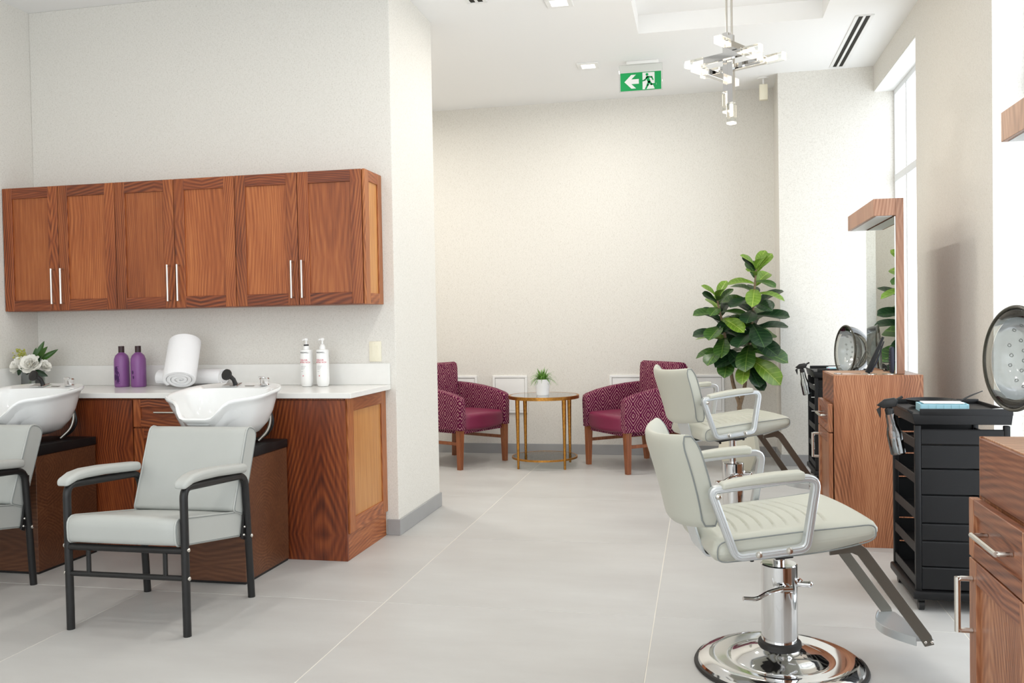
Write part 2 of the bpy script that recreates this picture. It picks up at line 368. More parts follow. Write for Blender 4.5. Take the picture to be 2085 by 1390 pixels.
def thing(name, label, cat, loc=(0, 0, 0), rz=0, group=None):
    o = bpy.data.objects.new(name, None); COL.objects.link(o); o.empty_display_size = .1
    o.location = loc; o.rotation_euler = (0, 0, rz); return tag(o, label, cat, group)
def dup(root, loc, rz=None, label=None):
    def cp(o, par):
        c = o.copy(); COL.objects.link(c); c.parent = par
        for k in list(o.children): cp(k, c)
        return c
    r_ = cp(root, None); r_.location = loc
    if rz is not None: r_.rotation_euler = (0, 0, rz)
    if label: r_['label'] = label
    return r_
def arc(c, r, a0, a1, n, f=None):
    pts = [(c[0]+r*math.cos(a0+(a1-a0)*i/n), c[1]+r*math.sin(a0+(a1-a0)*i/n)) for i in range(n+1)]
    return [f(*p) for p in pts] if f else pts
def fillet(pts, rad, n=5, closed=False):
    """round the corners of a polyline (3D)"""
    P = [Vector(p) for p in pts]; out = []; N_ = len(P)
    for i in range(N_):
        if not closed and i in (0, N_-1): out.append(P[i]); continue
        a, b, c = P[i-1], P[i], P[(i+1) % N_]
        r_ = rad[i] if isinstance(rad, (list, tuple)) else rad
        d1 = (a-b); d2 = (c-b); l = min(r_, d1.length*.45, d2.length*.45)
        p1 = b+d1.normalized()*l; p2 = b+d2.normalized()*l
        for k in range(n+1):
            t = k/n; out.append(p1*(1-t)**2+b*2*t*(1-t)+p2*t*t)
    return out
def text_mesh(txt, size, mat, parent, fn, name='lettering', depth=.0004):
    cu = bpy.data.curves.new('t', 'FONT'); cu.body = txt; cu.size = size; cu.extrude = depth; cu.resolution_u = 3; cu.align_x = 'CENTER'
    o = bpy.data.objects.new('t', cu); COL.objects.link(o)
    dg = bpy.context.evaluated_depsgraph_get(); dg.update()
    me = bpy.data.meshes.new_from_object(o.evaluated_get(dg)); bpy.data.objects.remove(o); bpy.data.curves.remove(cu)
    for v in me.vertices: v.co = Vector(fn(v.co))
    me.materials.clear(); me.materials.append(M[mat]); me.name = name
    q = bpy.data.objects.new(name, me); COL.objects.link(q); q.parent = parent; return q
def struct(mb, name, mat, parent=None): return mb.build(name, mat, parent, kind='structure')
#BODY
# ================================================================== THE ROOM
CZ = 3.28
XL, XR, YB, YF = -4.2, 1.39, 8.195, -2.5
# floor: grout slab with tiles
fl = struct(MB().box(XL-.1, 1.62, YF-.1, YB+.1, -.08, -.0012), 'floor', 'grout')
tm = MB().box(0, 1.196, 0, 1.196, -.02, 0, .0008, 1).mesh('tile', 'tile')
gx = [-1.41+1.2*k for k in range(-3, 4)]; gy = [3.73+1.2*k for k in range(-6, 5)]
for i in range(len(gx)-1):
    for j in range(len(gy)-1):
        x0, x1, y0, y1 = max(gx[i], XL), min(gx[i+1], 1.6), max(gy[j], YF), min(gy[j+1], YB)
        if x1-x0 < .05 or y1-y0 < .05: continue
        if x1-x0 > 1.19 and y1-y0 > 1.19: me = tm; lo = (gx[i]+.002, gy[j]+.002, 0)
        else: me = MB().box(.002, x1-x0-.002, .002, y1-y0-.002, -.02, 0, .0008, 1).mesh('tile', 'tile'); lo = (x0, y0, 0)
        t = bpy.data.objects.new('tile', me); COL.objects.link(t); t.parent = fl; t.location = lo
# ceiling with a raised coffer
cx0, cx1, cy0, cy1, CH = -.417, .83, 4.55, 6.39, 3.41
mb = MB()
for a in ((XL-.1, cx0, YF-.1, YB+.1), (cx1, 1.62, YF-.1, YB+.1), (cx0, cx1, YF-.1, cy0), (cx0, cx1, cy1, YB+.1)): mb.box(a[0], a[1], a[2], a[3], CZ, CZ+.2)
mb.box(cx0, cx1, cy0, cy1, CH, CZ+.2)
struct(mb, 'ceiling', 'ceil')
# walls
struct(MB().box(XL-.1, XL, YF-.1, YB+.1, 0, CZ), 'wall_left', 'wall')
struct(MB().box(XL, 1.62, YB, YB+.1, 0, CZ), 'wall_back', 'wall')
struct(MB().box(XL, -1.766, 4.945, 5.775, 0, CZ, .003, 1), 'wall_partition', 'wall')
mb = MB()
mb.box(.642, 1.62, 7.72, YB, 0, CZ)                        # corner pier
mb.box(XR, 1.62, 4.71, 6.27, 0, CZ)                        # column between the windows
mb.box(XR, 1.62, .3, 1.9, 0, CZ); mb.box(XR, 1.62, YF-.1, -2.1, 0, CZ)
for y0, y1 in ((6.27, 7.72), (1.9, 4.71), (-2.1, .3)):
    mb.box(XR, 1.62, y0, y1, 3.08, CZ); mb.box(XR, 1.62, y0, y1, 0, .1)
struct(mb, 'wall_right', 'wall')
mb = MB(); mb.box(XL, -3.9, YF-.1, YF, 0, CZ); mb.box(1.1, XR, YF-.1, YF, 0, CZ); mb.box(-3.9, 1.1, YF-.1, YF, 3.08, CZ); mb.box(-3.9, 1.1, YF-.1, YF, 0, .1)
struct(mb, 'wall_front', 'wall')
# soffits and sills of the windows are painted white
trims = MB()
for y0, y1 in ((6.27, 7.72), (1.9, 4.71), (-2.1, .3)):
    trims.box(XR+.004, 1.60, y0, y1, 3.07, 3.0815); trims.box(XR+.004, 1.60, y0, y1, .0985, .112)
struct(trims, 'trim_1', 'white')
# baseboards
bh = .094
struct(MB().box(XL+.012, .63, YB-.012, YB, 0, bh, .002, 1), 'baseboard_back', 'bb')
mb = MB(); mb.box(-1.835, -1.754, 4.933, 4.945, 0, bh, .002, 1); mb.box(-1.766, -1.754, 4.9445, 5.787, 0, bh, .002, 1); mb.box(-4.18, -1.766, 5.775, 5.787, 0, bh)
struct(mb, 'baseboard_partition', 'bb')
mb = MB(); mb.box(.630, 1.39, 7.708, 7.72, 0, bh, .002, 1); mb.box(.630, .642, 7.72, YB-.012, 0, bh, .002, 1)
mb.box(XR-.012, XR, 4.71, 6.27, 0, bh, .002, 1); mb.box(XR-.012, XR, 6.27, 7.708, 0, .098); mb.box(XR-.012, XR, YF, 4.71, 0, .098)
struct(mb, 'baseboard_right', 'bb')
struct(MB().box(XL, XL+.012, YF, 4.35, 0, bh, .002, 1), 'baseboard_left', 'bb')
# windows
def window(n, y0, y1, mull):
    w_ = MB(); X0, X1 = 1.545, 1.58
    for a, b in ((y0, y0+.03), (y1-.03, y1)): w_.box(X0, X1, a, b, .1, 3.08, .003, 1)
    w_.box(X0, X1, y0+.03, y1-.03, .1, .16, .003, 1); w_.box(X0, X1, y0+.03, y1-.03, 3.03, 3.08, .003, 1)
    o = struct(w_, 'window_%d' % n, 'alu')
    MB().box(X0-.004, X1, y0+.03, y1-.03, 2.325, 2.385, .003, 1).build('transom', 'alu', o)
    ms = [y0+.03]+mull+[y1-.03]
    for m in mull: MB().box(X0-.002, X1, m-.018, m+.018, .16, 3.03, .003, 1).build('mullion', 'alu', o)
    for i in range(len(ms)-1):
        for z0, z1 in ((.16, 2.325), (2.385, 3.03)):
            MB().box(1.555, 1.561, ms[i]+.02*(i > 0), ms[i+1]-.02*(i < len(ms)-2), z0, z1).build('glass_pane', 'wglass', o)
window(1, 6.27, 7.72, [7.28]); window(2, 1.9, 4.71, [3.3]); window(3, -2.1, .3, [-.9])
w_ = MB(); w_.box(-3.9, -3.85, -2.59, -2.54, .1, 3.08); w_.box(1.05, 1.1, -2.59, -2.54, .1, 3.08); w_.box(-3.85, 1.05, -2.59, -2.54, .1, .16); w_.box(-3.85, 1.05, -2.59, -2.54, 3.03, 3.08)
o = struct(w_, 'window_4', 'alu')  # unseen rear window, put in and widened for soft frontal fill
for k in range(2): MB().box(-2.25+1.65*k, -2.20+1.65*k, -2.59, -2.54, .16, 3.03).build('mullion', 'alu', o)
xs = [-3.85, -2.22, -.57, 1.05]
for k in range(3): MB().box(xs[k]+.02*(k > 0), xs[k+1]-.03*(k < 2), -2.567, -2.561, .16, 3.03).build('glass_pane', 'wglass', o)
# ------------------------------------------------------------------ access panels low on the back wall
def access(x0, x1, lab):
    t = thing('access_panel', lab, 'wall panel', ((x0+x1)/2, YB, .385), 0, 'white access panels on the back wall')
    h = (x1-x0)/2
    for a in ((-h, h, 0, .022), (-h, h, .333, .355)): MB().box(a[0], a[1], -.014, 0, a[2], a[3], .002, 1).build('frame_rail', 'white', t)
    for a in ((-h, -h+.022), (h-.022, h)): MB().box(a[0], a[1], -.014, 0, .022, .333, .002, 1).build('frame_stile', 'white', t)
    MB().box(-h+.025, h-.025, -.008, 0, .025, .330, .002, 1).build('panel_door', 'white', t)
access(-2.45, -2.11, 'white access panel partly behind the plum armchair at the partition')
access(-1.957, -1.623, 'white access panel between the left plum armchair and the gold table')
access(-.844, -.51, 'white access panel behind the right plum armchair')
access(-.148, .19, 'white access panel beside the fiddle leaf fig trunk')
# ------------------------------------------------------------------ upper cabinets
def shaker(parent, name, axis, a0, a1, z0, z1, f, fw, pm, sm, rm, thick=.02, lab=None):
    """frame-and-panel leaf. axis 'x': spans a along X, front face at y=f (facing -Y); 'y': spans along Y, front face x=f facing +X; '-y': facing -X"""
    def bx(m, u0, u1, w0, w1, d0, d1, r_=.0015):
        if axis == 'x': return m.box(u0, u1, f+d0, f+d1, w0, w1, r_, 1)
        if axis == 'y': return m.box(f-d1, f-d0, u0, u1, w0, w1, r_, 1)
        return m.box(f+d0, f+d1, u0, u1, w0, w1, r_, 1)
    d = bx(MB(), a0+fw-.005, a1-fw+.005, z0+fw-.005, z1-fw+.005, .009, thick).build(name, pm, parent, label=lab)
    for u in ((a0, a0+fw), (a1-fw, a1)): bx(MB(), u[0], u[1], z0, z1, 0, thick).build('stile', sm, d)
    for q in ((z0, z0+fw), (z1-fw, z1)): bx(MB(), a0+fw, a1-fw, q[0], q[1], .0006, thick).build('rail', rm, d)
    return d
def bar_handle(parent, p0, p1, out, mat='nickel', sec=.011, post=.03):
    """bar pull from p0 to p1, standing off along -out"""
    p0, p1, o_ = Vector(p0), Vector(p1), Vector(out)
    d = (p1-p0).normalized()
    m = MB().tube([p0+o_*.001, p0+o_*post, p1+o_*post, p1+o_*.001] if False else fillet([p0+o_*.001, p0+o_*post, p1+o_*post, p1+o_*.001], .008, 3), sec/2, 8)
    m.tube([p0+o_*(post+.001)-d*.004, p1+o_*(post+.001)+d*.004], sec*.55, 8)
    return m.build('handle', mat, parent, label='bright metal bar handle')
UX = [-4.197, -3.808, -3.417, -3.025, -2.633, -2.242, -1.852]
UZ0, UZ1 = 1.365, 2.12
labs = ['double-door walnut wall cabinet nearest the left wall, above the flower vase', 'middle of three walnut wall cabinets, above the rolled towels', 'walnut wall cabinet at the open end, above the white pump bottles']
for k in range(3):
    x0, x1 = UX[2*k], UX[2*k+2]
    t = thing('wall_cabinet', labs[k], 'cabinet', ((x0+x1)/2, 4.82, UZ0), 0, 'walnut wall cabinets over the counter')
    piv = t.location.copy()
    def rel(o):
        o.matrix_parent_inverse = Matrix.Translation(-piv); return o
    rel(MB().box(x0+.001, x1-.001+(.0 if k < 2 else .0), 4.697, 4.944, UZ0, UZ1-.002).build('body', 'wz', t))
    for s in (0, 1):
        a0, a1 = UX[2*k+s]+.002, UX[2*k+s+1]-.002
        d = rel(shaker(t, 'door', 'x', a0, a1, UZ0+.002, UZ1, 4.675, .066, 'wpan', 'wz', 'wx'))
        hx = (a1-.03) if s == 0 else (a0+.03)
        bar_handle(d, (hx, 4.675, 1.41), (hx, 4.675, 1.615), (0, -1, 0))
    if k == 2:
        rel(shaker(t, 'end_panel', 'y', 4.68, 4.944, UZ0, UZ1+.001, -1.834, .062, 'wend', 'wez', 'wey', .0165, lab='walnut end panel with window light painted in'))
# ------------------------------------------------------------------ base cabinets
BZ = .862
def base_thing(x0, x1, lab):
    t = thing('base_cabinet', lab, 'cabinet', ((x0+x1)/2, 4.65, 0), 0, 'walnut base cabinets under the white counter')
    p = t.location.copy()
    def rel(o): o.matrix_parent_inverse = Matrix.Translation(-p); return o
    return t, rel
t, rel = base_thing(-4.198, -3.1, 'plain walnut base cabinet behind the leftmost shampoo bowl')
rel(MB().box(-4.198, -3.102, 4.372, 4.944, 0, BZ).build('body', 'wz', t)); rel(MB().box(-4.198, -3.104, 4.352, 4.3715, 0, BZ-.01, .001, 1).build('front_panel', 'wbase', t))
t, rel = base_thing(-3.1, -2.62, 'walnut base cabinet with a drawer over a door, between the shampoo bowls')
rel(MB().box(-3.099, -2.621, 4.372, 4.944, 0, BZ).build('body', 'wz', t))
d = rel(shaker(t, 'drawer', 'x', -3.098, -2.622, .702, BZ-.006, 4.352, .045, 'wx', 'wz', 'wx'))
bar_handle(d, (-2.95, 4.361, .785), (-2.78, 4.361, .785), (0, -1, 0))
d = rel(shaker(t, 'door', 'x', -3.098, -2.622, .1, .694, 4.352, .062, 'wbase', 'wz', 'wx'))
bar_handle(d, (-2.655, 4.352, .46), (-2.655, 4.352, .66), (0, -1, 0))
rel(MB().box(-3.098, -2.622, 4.362, 4.3715, 0, .094).build('toe_board', 'wx', t))
t, rel = base_thing(-2.62, -1.835, 'walnut base cabinet at the open end of the counter with cathedral grain front')
rel(MB().box(-2.619, -1.852, 4.366, 4.944, .0, BZ).build('body', 'wz', t))
rel(MB().box(-2.618, -1.842, 4.349, 4.3655, 0, BZ-.01, .001, 1).build('front_panel', 'wbase', t))
rel(shaker(t, 'end_panel', 'y', 4.372, 4.943, .142, BZ, -1.833, .075, 'wend', 'wez', 'wey', .0185, lab='walnut end panel with window light painted in'))
rel(MB().box(-1.8515, -1.842, 4.366, 4.93, 0, .14, .001, 1).build('toe_board', 'wey', t))
ct = thing('countertop', 'long white quartz countertop with low backsplash over the walnut base cabinets', 'countertop', (-3.0, 4.64, BZ))
cp = ct.location.copy()
def relc(o): o.matrix_parent_inverse = Matrix.Translation(-cp); return o
TOP = .892
relc(MB().box(-4.199, -1.80, 4.333, 4.944, BZ+.001, TOP, .002, 1).build('slab', 'quartz', ct))
relc(MB().box(-4.199, -1.80, 4.926, 4.944, TOP+.0005, 1.018, .0015, 1).build('backsplash', 'quartz', ct))
relc(MB().box(-4.199, -4.18, 4.34, 4.9255, TOP+.0005, 1.018, .0015, 1).build('backsplash', 'quartz', ct))
# switch
t = thing('light_switch', 'almond rocker light switch on the wall at the end of the backsplash', 'switch', (-1.892, 4.945, 1.088))
MB().box(-.037, .037, -.006, 0, -.06, .06, .002, 2).build('plate', 'almond', t)
MB().prism([(-.0065, -.034), (-.010, .034), (-.003, .034), (-.003, -.034)], 'x', -.017, .017).build('rocker', 'almond', t)
for z in (-.048, .048): MB().ball((0, -.006, z), .0035, 8, 6, (1, .4, 1)).build('screw', 'almond', t)
# ------------------------------------------------------------------ shampoo pedestals and bowls
def pedestal(x, lab):
    t = thing('bowl_pedestal', lab, 'pedestal', (x, 4.11, 0), 0, 'brown pedestals under the shampoo bowls')
    MB().box(-.155, .155, -.23, .225, .012, .605, .002, 1).build('body', 'wped', t)
    MB().box(-.15, .15, -.225, .22, 0, .012).build('plinth', 'black', t)
    MB().prism([(-.235, .606), (.228, .606), (.228, .648), (-.235, .660)], 'x', -.16, .16, .004).build('top', 'bplast', t, label='black top')
    return t
pedestal(-2.325, 'brown laminate pedestal behind the full grey shampoo chair'); pedestal(-3.485, 'brown laminate pedestal behind the cropped grey shampoo chair')
def bowl(x, lab):
    t = thing('shampoo_bowl', lab, 'basin', (x, 4.07, .661), 0, 'white shampoo bowls')
    NS = 72
    def rim(th, k=1.0, inner=0.0):
        # th=0 -> +x ; front = -y
        c, s = math.cos(th), math.sin(th)
        hx = .262 - .014*inner; hb = .238 - .10*inner; hf = .225 - .012*inner
        n = 3.0; hy = hb if s > 0 else hf
        q = (abs(c/hx)**n+abs(s/hy)**n)**(-1/n)
        x_, y_ = q*c*k, q*s*k
        return x_, y_
    def dip(x_, y_):
        f = max(0, min(1, (-y_-.06)/.12)); g = 1/(1+(x_/.112)**8)
        return f*g
    def zr(x_, y_): return .238 + .048*(y_+.2)/.44*(1) + (.0)
    rings = []
    # outer from bottom up to the lip, over the lip, deck, inner down to the drain
    outer = [(.16, 0.03), (.42, .032), (.62, .055), (.76, .10), (.86, .16), (.93, None, -.045), (.965, None, -.022), (1.0, None, -.014), (1.012, None, -.004), (1.0, None, .004), (.965, None, .003)]
    for o_ in outer:
        ring = []
        for i in range(NS):
            th = 2*PI*i/NS; X, Y = rim(th, o_[0]); xr, yr = rim(th)
            top = zr(xr, yr)-.085*dip(xr, yr)
            if o_[1] is not None:
                z = min(o_[1], top-.05+.03*(o_[0]-.5))
                if o_[0] > .8: z = min(z, top-.055)
            else: z = top+o_[2]
            dd = dip(xr, yr)
            Y -= .045*dd*max(0, (o_[0]-.85)/.15)
            ring.append((X, Y+.0, z))
        rings.append(ring)
    for k, dz in ((.995, -.004), (.95, -.03), (.86, -.09), (.72, -.14), (.48, -.165), (.1, -.17)):
        ring = []
        for i in range(NS):
            th = 2*PI*i/NS; X, Y = rim(th, k, 1.0); xr, yr = rim(th)
            Y -= .015
            top = zr(X, Y)-.085*dip(xr, yr)
            z = max(top+dz, .075) if k > .5 else .072+.002*k
            if k >= .95: Y -= .03*dip(xr, yr)
            z = min(z, top-.002)
            ring.append((X, Y, z))
        rings.append(ring)
    MB().loft(rings).build('basin', 'ceramic', t, ang=60)
    MB().lathe([(.05, .0), (.045, .04)], 20).build('support', 'black', t)
    dk = lambda y_: zr(0, y_)+.003
    p = MB(); p.box(-.055, .03, -.03, .03, 0, .006, .002, 1, T=Matrix.Translation((-.035, .165, dk(.165))) @ Matrix.Rotation(R(12), 4, 'X')).build('holder_plate', 'chrome', t)
    s_ = MB(); s_.tube([(-.03, .168, dk(.17)+.004), (-.036, .16, dk(.17)+.03), (-.05, .145, dk(.17)+.05)], [.012, .011, .012], 12)
    s_.lathe([(.012, -.006), (.026, -.004), (.030, .004), (.029, .012), (.001, .016)], 20, T=Matrix.Translation((-.056, .135, dk(.17)+.055)) @ Matrix.Rotation(R(72), 4, 'X') @ Matrix.Rotation(R(-12), 4, 'Y'))
    s_.build('spray_head', 'black', t)
    MB().lathe([(.024, 0), (.026, .003), (.022, .008), (.024, .03), (.027, .034), (.022, .04), (.001, .041)], 20, (.135, .172, dk(.172)-.002)).build('valve', 'chrome', t)
    MB().box(.10, .135, .166, .178, dk(.172)+.036, dk(.172)+.044, .003, 2).build('lever', 'chrome', t)
    MB().box(.03, .08, .155, .17, dk(.16)-.004, dk(.16)-.0015, .001, 1).build('vacuum_slot', 'steel', t)
    MB().lathe([(.028, .0705), (.028, .077), (.02, .079), (.001, .0785)], 20).build('drain', 'chrome', t)
    MB().tube(fillet([(.158, .13, .19), (.182, .145, .12), (.172, .13, .05), (.135, .09, .0)], .06, 6), .0085, 10).build('hose', 'steel', t, label='braided steel hose')
    MB().tube([(.185, .145, .17), (.225, .178, .08), (.235, .185, .005)] if False else fillet([(.17, .145, .18), (.195, .15, .08), (.15, .15, .02), (.10, .12, -.0)], .05, 6), .007, 10).build('hose', 'black', t, label='black water hose')
    MB().lathe([(.012, 0), (.014, .006), (.012, .03), (.009, .034)], 14, (.158, .125, .18)).build('fitting', 'brass', t)
    return t
bowl(-2.375, 'white shampoo bowl with neck notch, behind the full grey chair')
bowl(-3.545, 'white shampoo bowl cut by the left edge of the picture')
def fillet2(pts, r_):
    return [(p.x, p.y) for p in fillet([(a, b, 0) for a, b in pts], r_, 4, True)]
# ================================================================== SHAMPOO CHAIRS (face -Y)
def wash_chair(loc, lab):
    t = thing('shampoo_chair', lab, 'chair', loc, 0, 'grey shampoo chairs')
    for s in (-1, 1):
        x = .27*s
        pts = fillet([(x, -.26, 0), (x, -.262, .605), (x, .225, .572), (x, .262, .0)], [0, .05, .06, 0], 6)
        n = len(pts)
        # split the bent side tube into front leg, arm rail and rear leg
        fi = next(i for i, p in enumerate(pts) if p.y > -.2); ri = max(i for i, p in enumerate(pts) if p.z > .5)
        MB().tube(pts[:fi+1], .0165, 14).build('leg', 'black', t); MB().tube(pts[fi:ri-2], .0165, 14).build('arm_rail', 'black', t); MB().tube(pts[ri-3:], .0165, 14).build('leg', 'black', t)
        def padfn(p, H):
            f = max(0, -(p.y/H.y)-.55)/.45
            return (p.x*(1-.12*f), p.y, p.z*(1-.25*f)-.030*f*f-.034*(p.y+H.y)/(2*H.y)+.006*(1-abs(p.y/H.y)))
        pad = MB().cushion((x, -.045, .643), (.034, .245, .021), .017, 6, padfn).build('arm_pad', 'leather', t)
        for y in (-.16, .06): MB().ball((x, y, .582+(-y)*.06), .006, 8, 6).build('bolt', 'nickel', pad)
        # back bracket
        MB().prism([(.198, .285), (.222, .275), (.255, .44), (.262, .54), (.240, .54), (.232, .44)], 'x', s*.2605-.004, s*.2605+.004, .001, 1).build('back_bracket', 'black', t)
        for y, z in ((-.262, .352), (-.262, .236)): MB().ball((x+s*.017, y, z), .009, 10, 8, (.7, 1, 1)).build('bolt', 'nickel', t)
        MB().ball((x+s*.017, .245, .29), .009, 10, 8, (.7, 1, 1)).build('bolt', 'nickel', t)
        for y, z in ((.213, .30), (.221, .335), (.246, .47)): MB().ball((s*.265, y, z), .006, 8, 6).build('bolt', 'nickel', t)
        MB().tube([(x, .242, .29), (s*.235, .20, .30)], .009, 8).build('strut', 'black', t)
    MB().tube([(-.262, -.262, .348), (.262, -.262, .348)], .0145, 12).build('front_rail', 'black', t)
    MB().tube([(-.262, -.262, .236), (.262, -.262, .236)], .0115, 12).build('front_rail', 'black', t)
    for x in (-.175, .18): MB().tube([(x, -.262, .236), (x, -.262, .348)], .0095, 10).build('rail_post', 'black', t)
    # seat: slopes back; upholstered slab with flat sides and welted edges
    SP = fillet2([(-.290, .372), (-.296, .484), (.250, .398), (.262, .288)], [.022, .052, .040, .030])
    mb = MB(); N_ = len(SP); rings = []
    for x, k in ((-.250, .985), (-.246, 1.0), (-.17, 1.02), (-.08, 1.03), (0, 1.033), (.08, 1.03), (.17, 1.02), (.246, 1.0), (.250, .985)):
        cy, cz = -.02, .385
        rings.append([(x, cy+(y-cy)*(1+(k-1)*.5), cz+(z-cz)*(1+(k-1)*(3.2 if z > cz else .3))) for y, z in SP])
    st = mb.loft(rings).build('seat', 'leather', t, ang=40)
    for s in (-1, 1): MB().tube([(s*.2465, y, z) for y, z in SP], .0042, 6, closed=True).build('piping', 'leather', st)
    for s in (-1, 1): MB().tube([(s*.2505, -.02+(y+.02)*.985, .385+(z-.385)*.965) for y, z in SP], .0023, 5, closed=True).build('seam', 'pipe', st)
    # back: leans away
    T = Matrix.Translation((0, .150, .420)) @ Matrix.Rotation(R(-21), 4, 'X')
    BP = fillet2([(0, 0), (0, .398), (.092, .398), (.092, .0)], [.018, .044, .044, .018])
    rings = []
    for x, k in ((-.254, .985), (-.250, 1.0), (-.17, 1.0), (0, 1.0), (.17, 1.0), (.250, 1.0), (.254, .985)):
        rings.append([tuple(T @ Vector((x, .046+(y-.046)*k-(.010*(1-(x/.25)**4)*math.sin(PI*max(0, min(1, z/.41))) if y < .02 else 0), .2+(z-.2)*k))) for y, z in BP])
    bk = MB().loft(rings).build('backrest', 'leather', t, ang=40)
    for s in (-1, 1): MB().tube([tuple(T @ Vector((s*.2505, y, z))) for y, z in BP], .0042, 6, closed=True).build('piping', 'leather', bk)
    for s in (-1, 1): MB().tube([tuple(T @ Vector((s*.2545, .046+(y-.046)*.94, .2+(z-.2)*.985))) for y, z in BP], .0023, 5, closed=True).build('seam', 'pipe', bk)
    return t
wash_chair((-2.322, 3.452, 0), 'pale grey shampoo chair with black tube frame, fully in view')
wash_chair((-3.498, 3.462, 0), 'pale grey shampoo chair cut off by the left edge of the picture')
# ================================================================== HYDRAULIC SALON CHAIRS (face +X locally)
def salon_chair(loc, rz, dz, lab):
    t = thing('salon_chair', lab, 'chair', loc, rz, 'cream hydraulic salon chairs')
    # base and pump stay on the floor, the top is raised by dz
    MB().lathe([(.298, 0), (.302, .006), (.298, .014), (.292, .016)], 64).build('base_ring', 'rubber', t)
    MB().lathe([(.291, .012), (.285, .024), (.262, .036), (.225, .040), (.19, .033), (.165, .036), (.14, .052), (.10, .066), (.075, .073), (.07, .078)], 64).build('base_dome', 'chrome', t)
    MB().lathe([(.072, .072), (.076, .078), (.074, .092), (.066, .096)], 40).build('collar', 'rubber', t)
    c0 = .372
    MB().lathe([(.0635, .09), (.0635, c0-.004), (.060, c0), (.022, c0-.001)], 48).build('pump_cylinder', 'chrome', t)
    MB().lathe([(.0205, c0-.01), (.0205, .46+dz)], 24).build('piston', 'chrome', t)
    lv = MB(); lv.tube([(-.02, -.075, .30), (.02, -.075, .30)], .013, 12); lv.tube([(.0, -.05, .30), (0, -.085, .30)], .014, 12)
    a = R(0)
    lv.tube(fillet([(-.015, -.082, .305), (-.07, -.098, .298), (-.115, -.11, .278), (-.165, -.12, .285)], .02, 4), [.008]*1+[.007]*100, 10) if False else lv.tube(fillet([(-.015, -.082, .305), (-.07, -.098, .298), (-.115, -.11, .278), (-.165, -.12, .285)], .02, 4), .0075, 10)
    lv.build('pump_lever', 'chrome', t)
    lr = MB(); lr.tube([(.055, -.02, .302), (.098, -.035, .302)], .011, 12); lr.ball((.098, -.035, .302), .012, 12, 8); lr.tube([(.06, -.022, .302), (.07, -.025, .318)], .009, 10)
    lr.build('release_lever', 'chrome', t)
    D = Matrix.Translation((0, 0, dz))
    # under-seat plate
    pl = MB(); pl.box(-.10, .08, -.12, .12, .432, .444, .002, 1, T=D @ Matrix.Rotation(R(-6), 4, 'Y')); pl.box(-.03, .03, -.20, .20, .442, .456, .002, 1, T=D @ Matrix.Rotation(R(-6), 4, 'Y'))
    for x, y in ((-.085, -.105), (.065, -.105), (-.085, .105), (.065, .105)): pl.cyl(.007, .42, .437, (x, y), 8, T=D @ Matrix.Rotation(R(-6), 4, 'Y'))
    pl.build('mount_plate', 'black', t)
    # seat
    tilt = .105
    def seatfn(p, H):
        k = p.x/H.x                       # -1 rear .. 1 front
        wid = 1.0+.10*max(0, k)**1.5
        z = p.z
        if p.z > 0: z = p.z*(1-.34*max(0, k)**2)+.010*(1-(p.y/H.y)**2)
        else: z = p.z*(1-.25*max(0, -k)-.42*max(0, k)**2)
        zz = z+tilt*p.x+.02*max(0, k-.2)**2
        # quilted channels sewn across the seat
        if p.z > H.z*.6 and abs(p.y) < .2:
            u = p.x+.10*p.y+.8*p.y*p.y
            if -.235 < u < .15 and -.22 < p.x < .17:
                c = math.cos(2*PI*u/.043); zz -= .0075*max(0, c)**8*max(0, 1-(abs(p.y)/.2)**6)
        return (p.x, p.y*wid, zz)
    mb = MB(); bm = bmesh.new()
    seat = dense_cushion((-.025, 0, .503), (.275, .252, .046), .040, 170, 64, 10, seatfn, D).build('seat', 'cream', t, ang=60)
    HS = Vector((.275, .252, .046))
    lp = [(p.x, p.y) for p in fillet([(-.262, -.042, 0), (-.262, .042, 0), (.256, .042, 0), (.256, -.042, 0)], .034, 6, True)]
    dl = []
    for k in range(len(lp)):
        a_, b_ = lp[k], lp[(k+1) % len(lp)]; n_ = max(1, int(math.hypot(b_[0]-a_[0], b_[1]-a_[1])/.02))
        dl += [(a_[0]+(b_[0]-a_[0])*q/n_, a_[1]+(b_[1]-a_[1])*q/n_) for q in range(n_)]
    for s in (-1, 1):
        loop = []
        for x, z in dl:
            p = seatfn(Vector((x, s*.247, z*.9)), HS); loop.append(tuple(D @ Vector((p[0]-.025, p[1]+s*.004, p[2]+.503))))
        MB().tube(loop, .0024, 6, closed=True).build('piping', 'pipe', seat)
    # back shell, wrapping forward at the sides
    NU, NV = 20, 18
    def bpt(tw, sv, side):
        # tw -1..1 across, sv 0..1 up; side 0 = front skin, 1 = rear skin
        hw = .205+.048*math.sin(min(1, sv*1.25)*PI/2)
        zt = .862+.016*tw*tw-.006
        z0 = .535+.018*tw*tw
        z = z0+(zt-z0)*sv
        uc = -.272-.085*sv**1.25
        bow = .070*(1-abs(tw)**2.2)
        th = .052+.014*(1-tw*tw)*math.sin(PI*min(1, sv*.9+.1))
        u = uc-bow+.012*(1-tw*tw)*math.sin(PI*sv)*.5
        e = max(0, 1-((1-sv)/.20))                # round the top edge
        e2 = max(0, 1-(sv/.10))
        th *= math.sqrt(max(0, 1-e*e*.985)) if e > 0 else (math.sqrt(max(0, 1-e2*e2*.9)) if e2 > 0 else 1)
        cent = u-.026
        return (cent+(.5 if side == 0 else -.5)*th, tw*hw, z)
    rings = []
    for j in range(NV+1):
        sv = j/NV; sv = .5-.5*math.cos(PI*sv)
        r_ = [bpt(-1+2*i/NU, sv, 0) for i in range(NU+1)]+[bpt(1-2*i/NU, sv, 1) for i in range(NU+1)]
        rings.append(r_)
    bk = MB().loft(rings, T=D).build('backrest', 'cream', t, ang=50)
